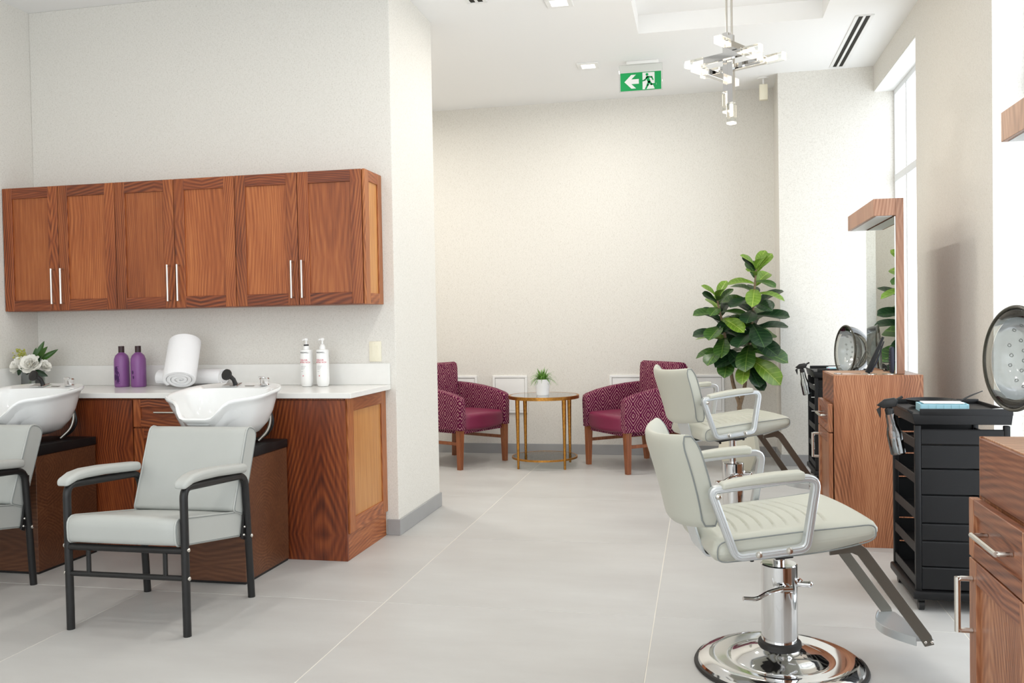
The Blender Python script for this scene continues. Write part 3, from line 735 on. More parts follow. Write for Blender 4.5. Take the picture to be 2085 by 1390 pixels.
    for s in (-1, 1):
        loop = [bpt(s*1.0, .02+.96*k/14, 0) for k in range(15)]+[bpt(s*1.0, .98-.96*k/14, 1) for k in range(15)]
        loop = [(p[0], p[1]+s*.0015, p[2]) for p in loop]
        MB().tube([tuple(D @ Vector(p)) for p in loop], .003, 6, closed=True).build('piping', 'pipe', bk)
    # arms
    for s in (-1, 1):
        y = .283*s
        P = [(-.315, y, .693), (-.236, y, .472), (-.005, y, .497), (.034, y, .728), (-.06, y, .722)]
        path = fillet(P, [.022, .026, .026, .040, .05], 6, True)
        ar = MB().tube([tuple(D @ p) for p in path], 0, closed=True, flat=(.024, .034, (0, 1, 0))).build('arm_frame', 'alum', t)
        MB().tube([tuple(D @ Vector((p.x, p.y+s*.017, p.z))) for p in path], .004, 6, closed=True).build('raised_rim', 'alum', ar)
        for u, z in ((-.165, .4795), (-.065, .490)): MB().lathe([(.011, 0), (.012, .003), (.008, .010), (.001, .011)], 12, T=D @ Matrix.Translation((u, y+s*.016, z+.004)) @ Matrix.Rotation(-s*PI/2, 4, 'X')).build('bolt', 'nickel', ar)
        MB().lathe([(.010, 0), (.010, .003), (.006, .007), (.001, .008)], 12, T=D @ Matrix.Translation((-.294, y+s*.016, .675)) @ Matrix.Rotation(-s*PI/2, 4, 'X')).build('bolt', 'nickel', ar)
        MB().tube([tuple(D @ Vector((-.30, y*.84, .66))), tuple(D @ Vector((-.295, y, .672)))], .009, 8).build('pivot', 'alum', ar)
        MB().tube([tuple(D @ Vector((-.11, y*.6, .470))), tuple(D @ Vector((-.11, y, .484)))], .009, 8).build('seat_bracket', 'alum', ar)
        def padfn(p, H):
            k = p.x/H.x
            return (p.x, p.y*(1-.10*max(0, -k)), p.z*(1-.25*max(0, -k))+.112*p.x-.005*k*k)
        MB().cushion((-.148, y, .727), (.135, .030, .0145), .010, 6, padfn, T=D).build('arm_pad', 'cream', ar)
    # strap joining back and seat
    MB().tube([tuple(D @ p) for p in fillet([(-.330, 0, .56), (-.285, 0, .425), (-.18, 0, .44)], .02, 5)], 0, flat=(.008, .17, (0, 1, 0))).build('back_strap', 'alum', t)
    # footrest
    ft = None
    for s in (-1, 1):
        y = .15*s
        poly = [(.125, .452), (.222, .478), (.252, .455), (.474, .150), (.484, .118), (.452, .112), (.440, .132), (.222, .432), (.20, .442), (.125, .436)]
        MB().prism(poly, 'y', y-.004, y+.004, .001, 1, T=D).build('footrest_bar', 'dsteel', t)
    half = [(.40+.075*math.cos(a)*1.2, .146*math.sin(a)) for a in [R(90-180*i/18) for i in range(19)]]
    foot = [(x, yy) for x, yy in half]
    pl = [( .39, -.146)]+[(.39-.12*math.cos(R(-90+180*i/16))*1.0, .146*math.sin(R(-90+180*i/16))) for i in range(17)]
    poly2 = [(.485, -.146), (.485, .146)]+[(.425-.06*math.sin(PI*i/16), .146-.292*i/16) for i in range(17)]
    f_ = MB().prism(poly2, 'z', .128+dz, .136+dz, .001, 1); f_.tube([(x, y_, .128+dz) for x, y_ in poly2[2:]], 0, flat=(.004, .03, (0, 0, 1)))
    f_.build('foot_plate', 'alum', t)
    for s in (-1, 1):
        for u in (.452, .474): MB().ball((u, s*.155, .128+dz), .006, 8, 6).build('bolt', 'nickel', t)
    return t
def dense_cushion(c, h, r_, nx, ny, nz, fn, T):
    """rounded box sampled on a regular grid: top, bottom and side skirts, top dense along x"""
    H = Vector(h); mb = MB()
    def coord(k, n, hh):
        t_ = -1+2*k/n; a = abs(t_); q = .86; sg = 1 if t_ >= 0 else -1
        return sg*(a/q*(hh-r_) if a < q else hh-r_+(a-q)/(1-q)*r_)
    def pt(x, y, z):
        p = Vector((x, y, z)); q = Vector([max(-(H[i]-r_), min(H[i]-r_, p[i])) for i in range(3)]); d = p-q
        if d.length > 1e-9: p = q+d.normalized()*max(abs(d.x), abs(d.y), abs(d.z))
        return Vector(fn(p, H))+Vector(c)
    X = [coord(i, nx, H.x) for i in range(nx+1)]; Y = [coord(j, ny, H.y) for j in range(ny+1)]; Z = [coord(k, nz, H.z) for k in range(nz+1)]
    for zz in (H.z, -H.z): mb.grid(lambda u, v: pt(X[round(u*nx)], Y[round(v*ny)], zz), nx, ny, T)
    for yy in (H.y, -H.y): mb.grid(lambda u, v: pt(X[round(u*nx)], yy, Z[round(v*nz)]), nx, nz, T)
    for xx in (H.x, -H.x): mb.grid(lambda u, v: pt(xx, Y[round(u*ny)], Z[round(v*nz)]), ny, nz, T)
    bm = bmesh.new(); vs_ = [bm.verts.new(v) for v in mb.v]
    for f in mb.f: bm.faces.new([vs_[i] for i in f])
    bmesh.ops.remove_doubles(bm, verts=list(bm.verts), dist=1e-5)
    out = MB(); return out.bm(bm)
salon_chair((.258, 3.27, 0), R(14), 0, 'cream vinyl salon chair on a chrome base, nearest the camera')
salon_chair((.172, 5.52, 0), R(24), .095, 'cream vinyl salon chair raised on its piston, further back by the fig')
# ================================================================== PLUM ARMCHAIRS (face -Y locally)
def armchair(loc, rz, lab):
    t = thing('armchair', lab, 'armchair', loc, rz, 'plum armchairs in the waiting corner')
    for sx in (-1, 1):
        poly = [(-.335, .335), (-.342, .56), (-.335, .602), (-.31, .618), (-.2, .650), (-.05, .676), (.10, .692), (.24, .70), (.33, .70), (.33, .335)]
        MB().prism(poly, 'x', sx*.262 if sx < 0 else .262, sx*.338, .014, 3).build('arm', 'diam', t)
    poly = [(.155, .36), (.175, .50), (.205, .68), (.222, .83), (.235, .872), (.265, .888), (.305, .880), (.335, .845), (.350, .70), (.345, .335), (.2, .335)]
    bm = bmesh.new()
    mb = MB().prism(poly, 'x', -.262, .262, .016, 3)
    mb.v = [(x*(1+.10*max(0, z-.70)/.19), y+.22*x*x*(z > .36)*-1*min(1, (z-.36)/.2)+.015, z-.10*x*x*max(0, z-.6)) for x, y, z in mb.v]
    mb.build('backrest', 'diam', t)
    MB().prism([(-.30, .30), (.33, .30), (.33, .36), (-.30, .36)], 'x', -.262, .262).build('seat_rail', 'diam', t)
    def sfn(p, H):
        g = (1-(p.x/H.x)**2); f = max(0, -p.y/H.y)
        return (p.x, p.y-(.020*g if p.y < -.1 else 0), p.z+(.016*g*(1-(p.y/H.y)**2) if p.z > 0 else -.012*g*f))
    MB().cushion((0, -.07, .40), (.261, .262, .068), .034, 8, sfn).build('seat', 'pleather', t, label='smooth plum vinyl seat')
    for sx in (-1, 1):
        for y, sp in ((-.30, -.0), (.28, .03)):
            x = sx*.298
            r0, r1 = .026, .018
            top = [(x-r0, y-r0, .336), (x+r0, y-r0, .336), (x+r0, y+r0, .336), (x-r0, y+r0, .336)]
            cx_, cy_ = x+sx*.006, y+sp
            bot = [(cx_-r1, cy_-r1, 0), (cx_+r1, cy_-r1, 0), (cx_+r1, cy_+r1, 0), (cx_-r1, cy_+r1, 0)]
            MB().loft([bot, top]).build('leg', 'wleg', t)
        MB().box(sx*.298-.009, sx*.298+.009, -.28, .285, .205, .232, .002, 1).build('stretcher', 'wleg', t)
    MB().box(-.275, .275, .285, .303, .255, .282, .002, 1).build('stretcher', 'wleg', t)
    return t
armchair((-.553, 7.574, 0), R(-51.5), 'plum lozenge-patterned armchair on the right of the gold table')
armchair((-2.156, 7.616, 0), R(63.9), 'plum lozenge-patterned armchair half hidden by the partition wall')
# ================================================================== GOLD SIDE TABLE
t = thing('side_table', 'round gold metal side table with glass top and low glass shelf', 'table', (-1.345, 7.515, 0))
MB().lathe([(.001, .600), (.2865, .600), (.2865, .6132), (.001, .6132)], 64).build('glass_top', 'ttop', t)
def ringm(r0, r1, z0, z1, n=64):
    rg = [[(r_*math.cos(2*PI*k/n), r_*math.sin(2*PI*k/n), z) for k in range(n)] for r_, z in ((r0, z0), (r1, z0), (r1, z1), (r0, z1))]
    return MB().loft(rg, closed_path=True)
ringm(.286, .305, .586, .6135).build('top_rim', 'gold', t)
ringm(.272, .284, .072, .088).build('shelf_ring', 'gold', t)
MB().lathe([(.001, .080), (.2715, .080), (.2715, .087), (.001, .087)], 48).build('glass_shelf', 'glass', t)
for k in range(4):
    a = R(47+90*k); MB().lathe([(.009, 0), (.010, .006), (.011, .08), (.014, .30), (.019, .586)], 14, T=Matrix.Translation((.272*math.cos(a)*1.03, .272*math.sin(a)*1.03, 0))).build('leg', 'gold', t)
# potted grass on it
t = thing('potted_plant', 'small white pot of spiky green grass on the gold table', 'plant', (-1.352, 7.50, .6135))
MB().lathe([(.050, 0), (.053, .004), (.070, .132), (.072, .137), (.067, .137), (.064, .118), (.001, .116)], 36).build('pot', 'wpot', t)
rnd = random.Random(4)
mb = MB()
for i in range(150):
    a = rnd.uniform(0, 2*PI); el = rnd.uniform(.05, 1.35); L_ = rnd.uniform(.08, .135)*(.8+.25*el/1.35); r0 = rnd.uniform(0, .035)
    d = Vector((math.cos(a), math.sin(a), 0)); up = Vector((0, 0, 1)); side = Vector((-math.sin(a), math.cos(a), 0))
    base = d*r0+Vector((0, 0, .125)); pts = []
    for k in range(5):
        s = k/4; q = base+(d*math.cos(el)+up*math.sin(el))*L_*s+up*(.018*math.sin(PI*s))-up*(.055*s*s*math.cos(el)); wv = .0045*(1-s**1.5)+.0003
        pts.append((q-side*wv, q+up*.001, q+side*wv))
    v = [p for tr in pts for p in tr]
    mb.add(v, [(3*k+j, 3*k+j+1, 3*k+j+4, 3*k+j+3) for k in range(4) for j in range(2)])
mb.build('foliage', 'grass', t, ang=80)
# ================================================================== FIDDLE LEAF FIG
fig = thing('fiddle_leaf_fig', 'tall fiddle leaf fig with two leafy stems in a faceted cream planter', 'plant', (.285, 7.50, 0))
sides = 6
def poly_ring(r_, z, off): return [(r_*math.cos(2*PI*k/sides+off), r_*math.sin(2*PI*k/sides+off), z) for k in range(sides)]
pr = MB().loft([poly_ring(.115, 0, .3), poly_ring(.178, .15, .3), poly_ring(.15, .335, .3), poly_ring(.138, .335, .3), poly_ring(.14, .30, .3)])
pr.build('planter', 'pot', fig, ang=10)
MB().lathe([(.12, .298), (.001, .304)], 20).build('soil', 'soil', fig)
tr = MB()
S1 = [(-.005, 0, .28), (.0, 0, .42), (.012, .0, .54), (-.012, 0, .60), (-.045, 0, .72), (-.062, -.005, .85), (-.085, -.01, 1.0), (-.11, -.01, 1.16), (-.14, -.015, 1.30), (-.16, -.02, 1.40)]
S2 = [(.004, 0, .50), (.025, 0, .58), (.05, -.005, .66), (.062, -.01, .78), (.082, -.01, .95), (.11, -.01, 1.13), (.125, -.01, 1.32), (.14, -.01, 1.50), (.152, -.01, 1.64)]
tr.tube(fillet(S1, .05, 3), [.02-.0145*i/40 for i in range(41)][:len(fillet(S1, .05, 3))], 10)
tr.tube(fillet(S2, .05, 3), [.018-.013*i/36 for i in range(60)][:len(fillet(S2, .05, 3))], 10)
tr.build('trunk', 'bark', fig)
def leaf_mesh(L_, W_, curl, fold, mat, seed):
    rr = random.Random(seed); mb = MB(); nu, nv = 6, 14
    def P(u, v):
        s = v; x = (u-.5)*2
        wd = W_*(max(0, s)**.62)*math.sqrt(max(0, 1-s**5))*(1-.16*math.exp(-((s-.36)/.13)**2))+.004
        y = s*L_
        z = -curl*L_*s*s+fold*abs(x)*wd*.55+.010*math.sin(9*s+3*x)*abs(x)
        return (x*wd*.5, y, z)
    mb.grid(P, nu, nv); m0 = mb.mesh('leaf', mat, 80)
    # thin midrib
    return m0
LV = []
for k, mt in enumerate(['figd', 'figd', 'figm', 'figl', 'figd', 'figm']): LV.append((mt, leaf_mesh(1.0, .68+.05*(k % 3), .16+.09*(k % 4), .22+.1*(k % 2), mt, k)))
def leaf(pos, az, el, size, kind, roll=0):
    c = [m for mt, m in LV if mt == kind]; me = c[rnd.randrange(len(c))]
    o = bpy.data.objects.new('leaf', me); COL.objects.link(o); o.parent = fig
    o.matrix_local = Matrix.Translation(pos) @ Matrix.Rotation(R(30), 4, 'X') @ Matrix.Rotation(az-PI/2, 4, 'Z') @ Matrix.Rotation(el, 4, 'X') @ Matrix.Rotation(roll, 4, 'Y') @ Matrix.Scale(size, 4)
def stem_leaves(S, z0, z1, n, a0, big, tipk):
    for i in range(n):
        f = i/(n-1); z = z0+(z1-z0)*f
        for q in range(len(S)-1):
            if S[q][2] <= z <= S[q+1][2]:
                g = (z-S[q][2])/(S[q+1][2]-S[q][2]); p = tuple(S[q][k]+(S[q+1][k]-S[q][k])*g for k in range(3)); break
        az = a0+i*2.39996+rnd.uniform(-.25, .25)
        el = -.10+.55*f+rnd.uniform(-.12, .15)+(0.5 if f > .9 else 0)
        kind = rnd.choice(['figd', 'figd', 'figm', 'figd', 'figm', 'figl']) if f < .8 else rnd.choice(['figm', 'figl', 'figd'])
        leaf(p, az, el, big*(1.0-.42*max(0, f-.5)/.5)*rnd.uniform(.85, 1.1), kind, rnd.uniform(-.35, .35))
stem_leaves(S2, .88, 1.63, 36, .4, .30, 1)
stem_leaves(S1, .92, 1.39, 26, 2.0, .27, 1)
for a_, e_, s_, z_, k_ in ((.05, -.3, .28, .84, 'figd'), (-.5, -.1, .26, .88, 'figm'), (3.0, -.25, .27, .90, 'figd'), (-1.2, -.1, .25, .86, 'figd'), (.2, -.25, .27, .86, 'figd'), (2.6, -.1, .22, .83, 'figm'), (4.4, .2, .24, .88, 'figl'), (5.4, -.2, .2, .80, 'figd'), (3.4, .1, .26, .92, 'figd')):
    leaf((.075, -.01, z_), a_, e_, s_, k_, rnd.uniform(-.3, .3))
for S, k in ((S2, 3), (S1, 3)):
    p = S[-1]
    for i in range(k): leaf(p, 1.0+2.1*i, 1.05+.15*i, .17, 'figl', 0)
# ================================================================== STYLING STATIONS (doors face -X)
def station(dx, dy, my, lab):
    t = thing('styling_station', lab, 'salon station', (.92+dx, 5.25+dy, 0), 0, 'walnut styling stations with mirrors')
    p = Vector((.92, 5.25, 0))
    def rel(o): o.matrix_parent_inverse = Matrix.Translation(-p); return o
    rel(MB().box(.694, 1.143, 5.034, 5.466, .02, .774).build('body', 'wst', t))
    for y0, y1 in ((5.03, 5.0335), (5.4665, 5.47)): rel(MB().box(.691, 1.143, y0, y1, 0, .930, .001, 1).build('side_panel', 'wst', t))
    rel(MB().box(.691, .7, 5.0335, 5.4665, .776, .926, .001, 1).build('top_front', 'wsy', t, label='walnut band with sweeping horizontal grain'))
    rel(MB().box(.7, 1.143, 5.0335, 5.4665, .905, .930, .001, 1).build('top_board', 'wstop', t))
    rel(MB().box(.70, 1.14, 5.04, 5.46, 0, .019).build('plinth', 'black', t))
    d = rel(shaker(t, 'drawer', '-y', 5.034, 5.466, .620, .772, .664, .040, 'wsy', 'wst', 'wsy', .022))
    bar_handle(d, (.673, 5.16, .700), (.673, 5.34, .700), (-1, 0, 0), 'nickel', .012, .036)
    d = rel(shaker(t, 'door', '-y', 5.034, 5.466, .03, .615, .664, .058, 'wst', 'wst', 'wsy', .022))
    bar_handle(d, (.664, 5.435, .43), (.664, 5.435, .565), (-1, 0, 0), 'nickel', .014, .036)
    # mirror panel standing on / behind the cabinet, with light canopy
    rel(MB().box(1.026, 1.066, 5.10+my, 5.955+my, .931, 1.878, .001, 1).build('mirror_panel', 'wmir', t))
    rel(MB().box(1.026, 1.066, 5.475, 5.955+my, .02, .9305, .001, 1).build('panel_leg', 'wmir', t))
    g = rel(MB().box(1.020, 1.0255, 5.104+my, 5.951+my, .934, 1.782, .0008, 1).build('mirror_glass', 'mirror', t, label='tall mirror'))
    cn = rel(MB().box(.914, 1.0255, 5.10+my, 5.955+my, 1.7865, 1.878, .001, 1).build('canopy', 'wmir', t))
    MB().box(.93, 1.012, 5.115+my, 5.94+my, 1.784, 1.7862).build('light_diffuser', 'alu', cn)
    return t
station(0, 0, 0, 'walnut styling station with mirror, between the salon chairs and the far window')
station(.012, -2.967, .066, 'walnut styling station cut off by the right edge of the picture')
SZ = .930
# tools on the far station
for x, y, lb in ((.90, 5.06, 'round metal tool rest under the leaning flat iron'), (1.0, 5.075, 'round metal tool rest under the black hair brush')):
    pass
def tool_rest(x, y, lab):
    t = thing('tool_rest', lab, 'tool holder', (x, y, SZ), 0, 'metal tool rests on the far station')
    ringm(.022, .037, 0, .004, 32).build('ring', 'nickel', t); MB().cyl(.022, .0, .0025, seg=24).build('dish', 'steel', t)
tool_rest(.885, 5.085, 'round metal rest under the leaning black flat iron'); tool_rest(.985, 5.09, 'round metal rest under the black paddle brush')
t = thing('flat_iron', 'black flat iron leaning upright on the far station', 'hair tool', (.885, 5.085, SZ+.0085))
T = Matrix.Translation((-.012, 0, 0)) @ Matrix.Rotation(R(22), 4, 'Y')
m = MB(); m.prism([(-.012, 0), (.012, 0), (.014, .06), (.008, .21), (-.003, .21), (-.011, .06)], 'y', -.013, .013, .004, 2, T=T); m.build('body', 'bplast', t)
MB().prism([(.013, .01), (.02, .07), (.014, .19), (.0165, .19), (.025, .07), (.018, .01)], 'y', -.012, .012, .001, 1, T=T).build('plate_arm', 'navy', t)
t = thing('hair_brush', 'black paddle brush standing bristles to the left on the far station', 'hair brush', (.985, 5.09, SZ+.004))
def brf(p, H): return (p.x*(1-.2*abs(p.z/H.z)), p.y*(1-.15*(p.z/H.z)**2), p.z)
MB().cushion((.014, 0, .074), (.013, .03, .072), .012, 5, brf).build('paddle', 'navy', t)
m = MB(); rr = random.Random(2)
for i in range(9):
    for j in range(3): m.tube([(.002, -.016+.016*j, .018+.014*i), (-.03, -.018+.018*j, .014+.0155*i)], .0011, 5); 
m.build('bristles', 'black', t, kind='stuff')
t = thing('scissors', 'pair of steel scissors lying on the far station top', 'scissors', (.80, 5.13, SZ), R(12))
m = MB(); m.prism([(-.06, -.004), (.05, 0), (-.06, .004)], 'z', .001, .003); m.build('blade', 'chrome', t)
m = MB(); m.prism([(-.06, -.004), (.05, -.001), (-.06, .004)], 'z', .003, .005, T=Matrix.Rotation(R(7), 4, 'Z')); m.build('blade', 'chrome', t)
for s in (-1, 1): MB().tube([(-.075+.016*math.cos(a), s*.013+.010*math.sin(a), .004) for a in [2*PI*k/14 for k in range(14)]], .003, 6, closed=True).build('finger_ring', 'chrome', t)
# ================================================================== TROLLEYS
def trolley(dx, dy, lab):
    t = thing('salon_trolley', lab, 'trolley', (1.05+dx, 4.2+dy, 0), 0, 'black salon trolleys')
    # local frame: x -.18..+.19, y -.23..+.23
    x0, x1, y0, y1 = -.182, .185, -.228, .228
    for x in (x0+.012, x1-.012):
        for y in (y0+.012, y1-.012): MB().box(x-.012, x+.012, y-.012, y+.012, .085, .785, .004, 2).build('post', 'bplast', t)
    zs = [.772, .704, .603, .493, .374, .300, .190, .092]
    for i in range(len(zs)-1):
        for yy in (y0, y1-.012): MB().prism([(yy+.001, zs[i+1]+.004), (yy+.001, zs[i]-.008), (yy+.005, zs[i]-.003), (yy+.011, zs[i]-.003), (yy+.011, zs[i+1]+.004)], 'x', x0+.025, x1-.025).build('side_slat', 'bplast', t)
    for z in (.715, .565, .415, .27, .13):
        d = MB(); d.box(x0+.004, x0+.010, y0+.026, y1-.026, z-.03, z+.012, .002, 1); d.box(x0+.010, x1-.012, y0+.026, y1-.026, z-.03, z-.025); d.box(x1-.02, x1-.012, y0+.026, y1-.026, z-.025, z+.012)
        d.build('tray', 'bplast', t)
    MB().box(x0-.012, x1+.012, y0-.012, y1+.012, .052, .088, .008, 2).build('base', 'bplast', t)
    tp = MB(); tp.prism([(x0-.002, .79), (x1+.002, .79), (x1+.008, .835), (x0-.012, .835)], 'y', y0-.008, y1+.008, .003, 2)
    for a in ((x0-.012, x1+.008, y0-.010, y0-.001), (x0-.012, x1+.008, y1+.001, y1+.010)): tp.box(a[0]+.03, a[1], a[2], a[3], .828, .856, .003, 2)
    tp.box(x1, x1+.008, y0, y1, .828, .85, .003, 2)
    tp.build('top_tray', 'bplast', t)
    lip = MB(); lip.prism([(x0-.012, .832), (x0-.028, .845), (x0-.028, .852), (x0-.005, .842)], 'y', y0, y1, .001, 1); lip.build('tray_lip', 'bplast', t)
    for x in (x0+.025, x1-.025):
        for y in (y0+.03, y1-.03):
            c = MB(); c.tube([(x-.011, y, .022), (x+.011, y, .022)], .022, 16); c.box(x-.014, x+.014, y-.012, y+.012, .030, .054, .003, 1); c.build('caster', 'black', t)
    return t
trolley(0, 0, 'black slatted salon trolley with a blue box, nearest the camera')
trolley(-.045, 2.99, 'black slatted salon trolley behind the far walnut station')
def spray(loc, rz, lab):
    t = thing('spray_bottle', lab, 'spray bottle', loc, rz, 'clear spray bottles hung on trolleys')
    T = Matrix.Rotation(R(-11), 4, 'Y')
    MB().lathe([(.001, -.172), (.027, -.172), (.031, -.167), (.031, -.085), (.026, -.06), (.021, -.045), (.019, 0), (.016, .004)], 28, T=T).build('bottle', 'water', t)
    MB().lathe([(.001, -.168), (.027, -.168), (.0285, -.164), (.0285, -.10), (.001, -.10)], 24, T=T).build('liquid', 'water', t)
    h = MB(); h.lathe([(.018, 0), (.018, .024), (.012, .03)], 16, T=T); h.prism([(-.045, .048), (-.02, .030), (.03, .030), (.045, .055), (.03, .068), (-.01, .068)], 'y', -.013, .013, .004, 2, T=T)
    h.build('trigger_head', 'black', t)
    MB().prism([(-.03, .04), (-.05, .03), (-.042, -.01), (-.036, .01)], 'y', -.006, .006, .002, 1, T=T).build('trigger', 'black', t)
    MB().tube([tuple(T @ Vector((.0, 0, .02))), tuple(T @ Vector((.004, 0, -.14)))], .003, 6).build('dip_tube', 'black', t)
    MB().tube([tuple(T @ Vector((.032, 0, .055))), tuple(T @ Vector((.062, .01, .066)))], .006, 8).build('nozzle', 'black', t)
spray((.782, 4.03, .825), R(-20), 'clear spray bottle hanging on the near trolley edge')
spray((.742, 7.02, .825), R(-20), 'clear spray bottle hanging on the far trolley edge')
# things in the trolley tops
TZ = .8355
t = thing('tray_box', 'pale blue plastic box in the near trolley top', 'box', (1.01, 4.10, TZ), R(-3))
m = MB(); m.box(-.10, .09, -.055, -.051, 0, .032); m.box(-.10, .09, .051, .055, 0, .032); m.box(-.10, -.096, -.051, .051, 0, .032); m.box(.086, .09, -.051, .051, 0, .032); m.box(-.096, .086, -.051, .051, 0, .004)
m.build('tub', 'blue', t)
for i in range(7): MB().box(-.097+.03*i, -.094+.03*i, -.057, -.055, .002, .03).build('rib', 'blue', t)
MB().box(-.085, .075, -.045, .045, .033, .037, .001, 1).build('lid', 'paper', t)
t = thing('tint_bowl', 'shallow black tint bowl behind the blue box on the trolley', 'bowl', (1.0, 4.27, TZ))
MB().lathe([(.05, 0), (.09, .012), (.105, .034), (.10, .034), (.085, .015), (.001, .006)], 32).build('dish', 'bplast', t)
t = thing('tint_brush', 'thin black brush handle sticking up from the near trolley', 'brush', (1.09, 4.15, TZ+.037))
MB().tube([(0, 0, .0), (.05, .02, .022), (.10, .035, .040)], [.004, .0035, .002], 8).build('handle', 'black', t); MB().box(-.03, .002, -.008, .008, -.002, .004, .002, 1).build('bristles', 'black', t)
t = thing('label_card', 'small white folded card on the corner of the near trolley', 'card', (1.19, 3.99, TZ))
MB().prism([(-.028, 0), (.028, 0), (.03, .024), (-.02, .02)], 'y', -.01, -.008).build('card', 'paper', t)
t = thing('tray_box', 'flat blue tray in the far trolley top', 'box', (1.03, 7.10, TZ))
MB().box(-.10, .10, -.05, .05, 0, .024, .004, 2).build('tub', 'blue', t); MB().box(-.085, .085, -.042, .042, .0245, .028).build('lid', 'paper', t)
t = thing('hair_clip', 'pink and black hair clip on the far trolley top', 'hair clip', (.90, 7.02, TZ))
MB().prism([(-.05, .0), (.03, .0), (.03, .006), (-.045, .02)], 'y', -.008, .008, .001, 1).build('jaw', 'black', t); MB().ball((.03, 0, .012), .009, 10, 6).build('button', 'pink', t)
# ================================================================== HOOD DRYERS
def dryer(loc, zc, lab, rr_=.168):
    t = thing('hood_dryer', lab, 'hair dryer', loc, 0, 'smoked hood dryers on stands')
    # axis: opening faces -X turned 18 deg towards -Y
    ax = Vector((-math.cos(R(14)), -math.sin(R(14)), .05)).normalized()
    T = Matrix.Translation((0, 0, zc)) @ ax.to_track_quat('Z', 'X').to_matrix().to_4x4()
    MB().tube([tuple(T @ Vector((rr_*math.cos(a), rr_*math.sin(a)*1.0, 0))) for a in [2*PI*k/60 for k in range(60)]], .006, 8, closed=True).build('rim', 'olive', t)
    ou = [(rr_*math.cos(b), -rr_*.98*math.sin(b)) for b in [R(88*i/12) for i in range(13)]]
    MB().loft([[tuple((r_*math.cos(2*PI*k/48), r_*math.sin(2*PI*k/48), z)) for k in range(48)] for r_, z in ou], T=T, cap=True, capends=(False, True)).build('outer_dome', 'smoke', t, ang=60)
    ri = rr_*.80
    MB().loft([[tuple((r_*math.cos(2*PI*k/48), r_*math.sin(2*PI*k/48), z)) for k in range(48)] for r_, z in [(rr_*.985, -.004), (rr_*.93, .004), (ri, -.004)]], T=T, cap=False).build('inner_lip', 'smoke', t, ang=60)
    inn = [(ri*math.cos(b), -.006-ri*.72*math.sin(b)) for b in [R(90*i/12) for i in range(13)]]
    MB().loft([[tuple((max(r_, .0005)*math.cos(2*PI*k/48), max(r_, .0005)*math.sin(2*PI*k/48), z)) for k in range(48)] for r_, z in inn], T=T, cap=False).build('inner_dome', 'smoke2', t, ang=60)
    h = MB(); 
    for i in range(7):
        for j in range(8):
            u = -.75+.25*i+(.06 if j % 2 else -.06); v = -.82+.235*j
            q = u*u+v*v
            if q > .86: continue
            z = -.006-ri*.72*math.sqrt(1-q)
            n_ = Vector((-u*.72, -v*.72, math.sqrt(1-q))).normalized()
            Q = T @ Matrix.Translation((u*ri, v*ri, z)) @ n_.to_track_quat('Z', 'Y').to_matrix().to_4x4()
            h.tube([tuple(Q @ Vector((.0055*math.cos(a), .0055*math.sin(a), .001))) for a in [2*PI*k/8 for k in range(8)]], .0014, 5, closed=True)
    h.build('vent_hole', 'pipe', t, kind='stuff')
    # pole behind/below the dome and a five-star foot
    px, py = .105, .045
    MB().lathe([(.0175, .05), (.0175, zc-.16), (.013, zc-.155)], 20, (px, py, 0)).build('pole', 'black', t)
    m = MB(); m.tube(fillet([(px, py, zc-.165), (px, py, zc-.10), tuple(T @ Vector((0, 0, -rr_*.93)))], .03, 5), .016, 12); m.build('neck', 'smoke', t)
    m = MB(); m.lathe([(.036, zc-.215), (.042, zc-.21), (.042, zc-.17), (.03, zc-.163)], 24, (px, py, 0)); m.build('motor_housing', 'smoke', t)
    f = MB(); f.lathe([(.03, .045), (.03, .075)], 20, (px, py, 0))
    for k in range(5):
        a = 2*PI*k/5+.5; f.tube([(px, py, .06), (px+.14*math.cos(a), py+.14*math.sin(a), .04)], [.014, .010], 8); f.ball((px+.14*math.cos(a), py+.14*math.sin(a), .02), .02, 10, 8)
    f.build('star_base', 'black', t)
dryer((1.036, 3.30, 0), 1.095, 'smoked hood dryer at the right edge, in front of the near trolley', .176)
dryer((.915, 6.13, 0), 1.02, 'smoked hood dryer reflected in the far station mirror', .165)
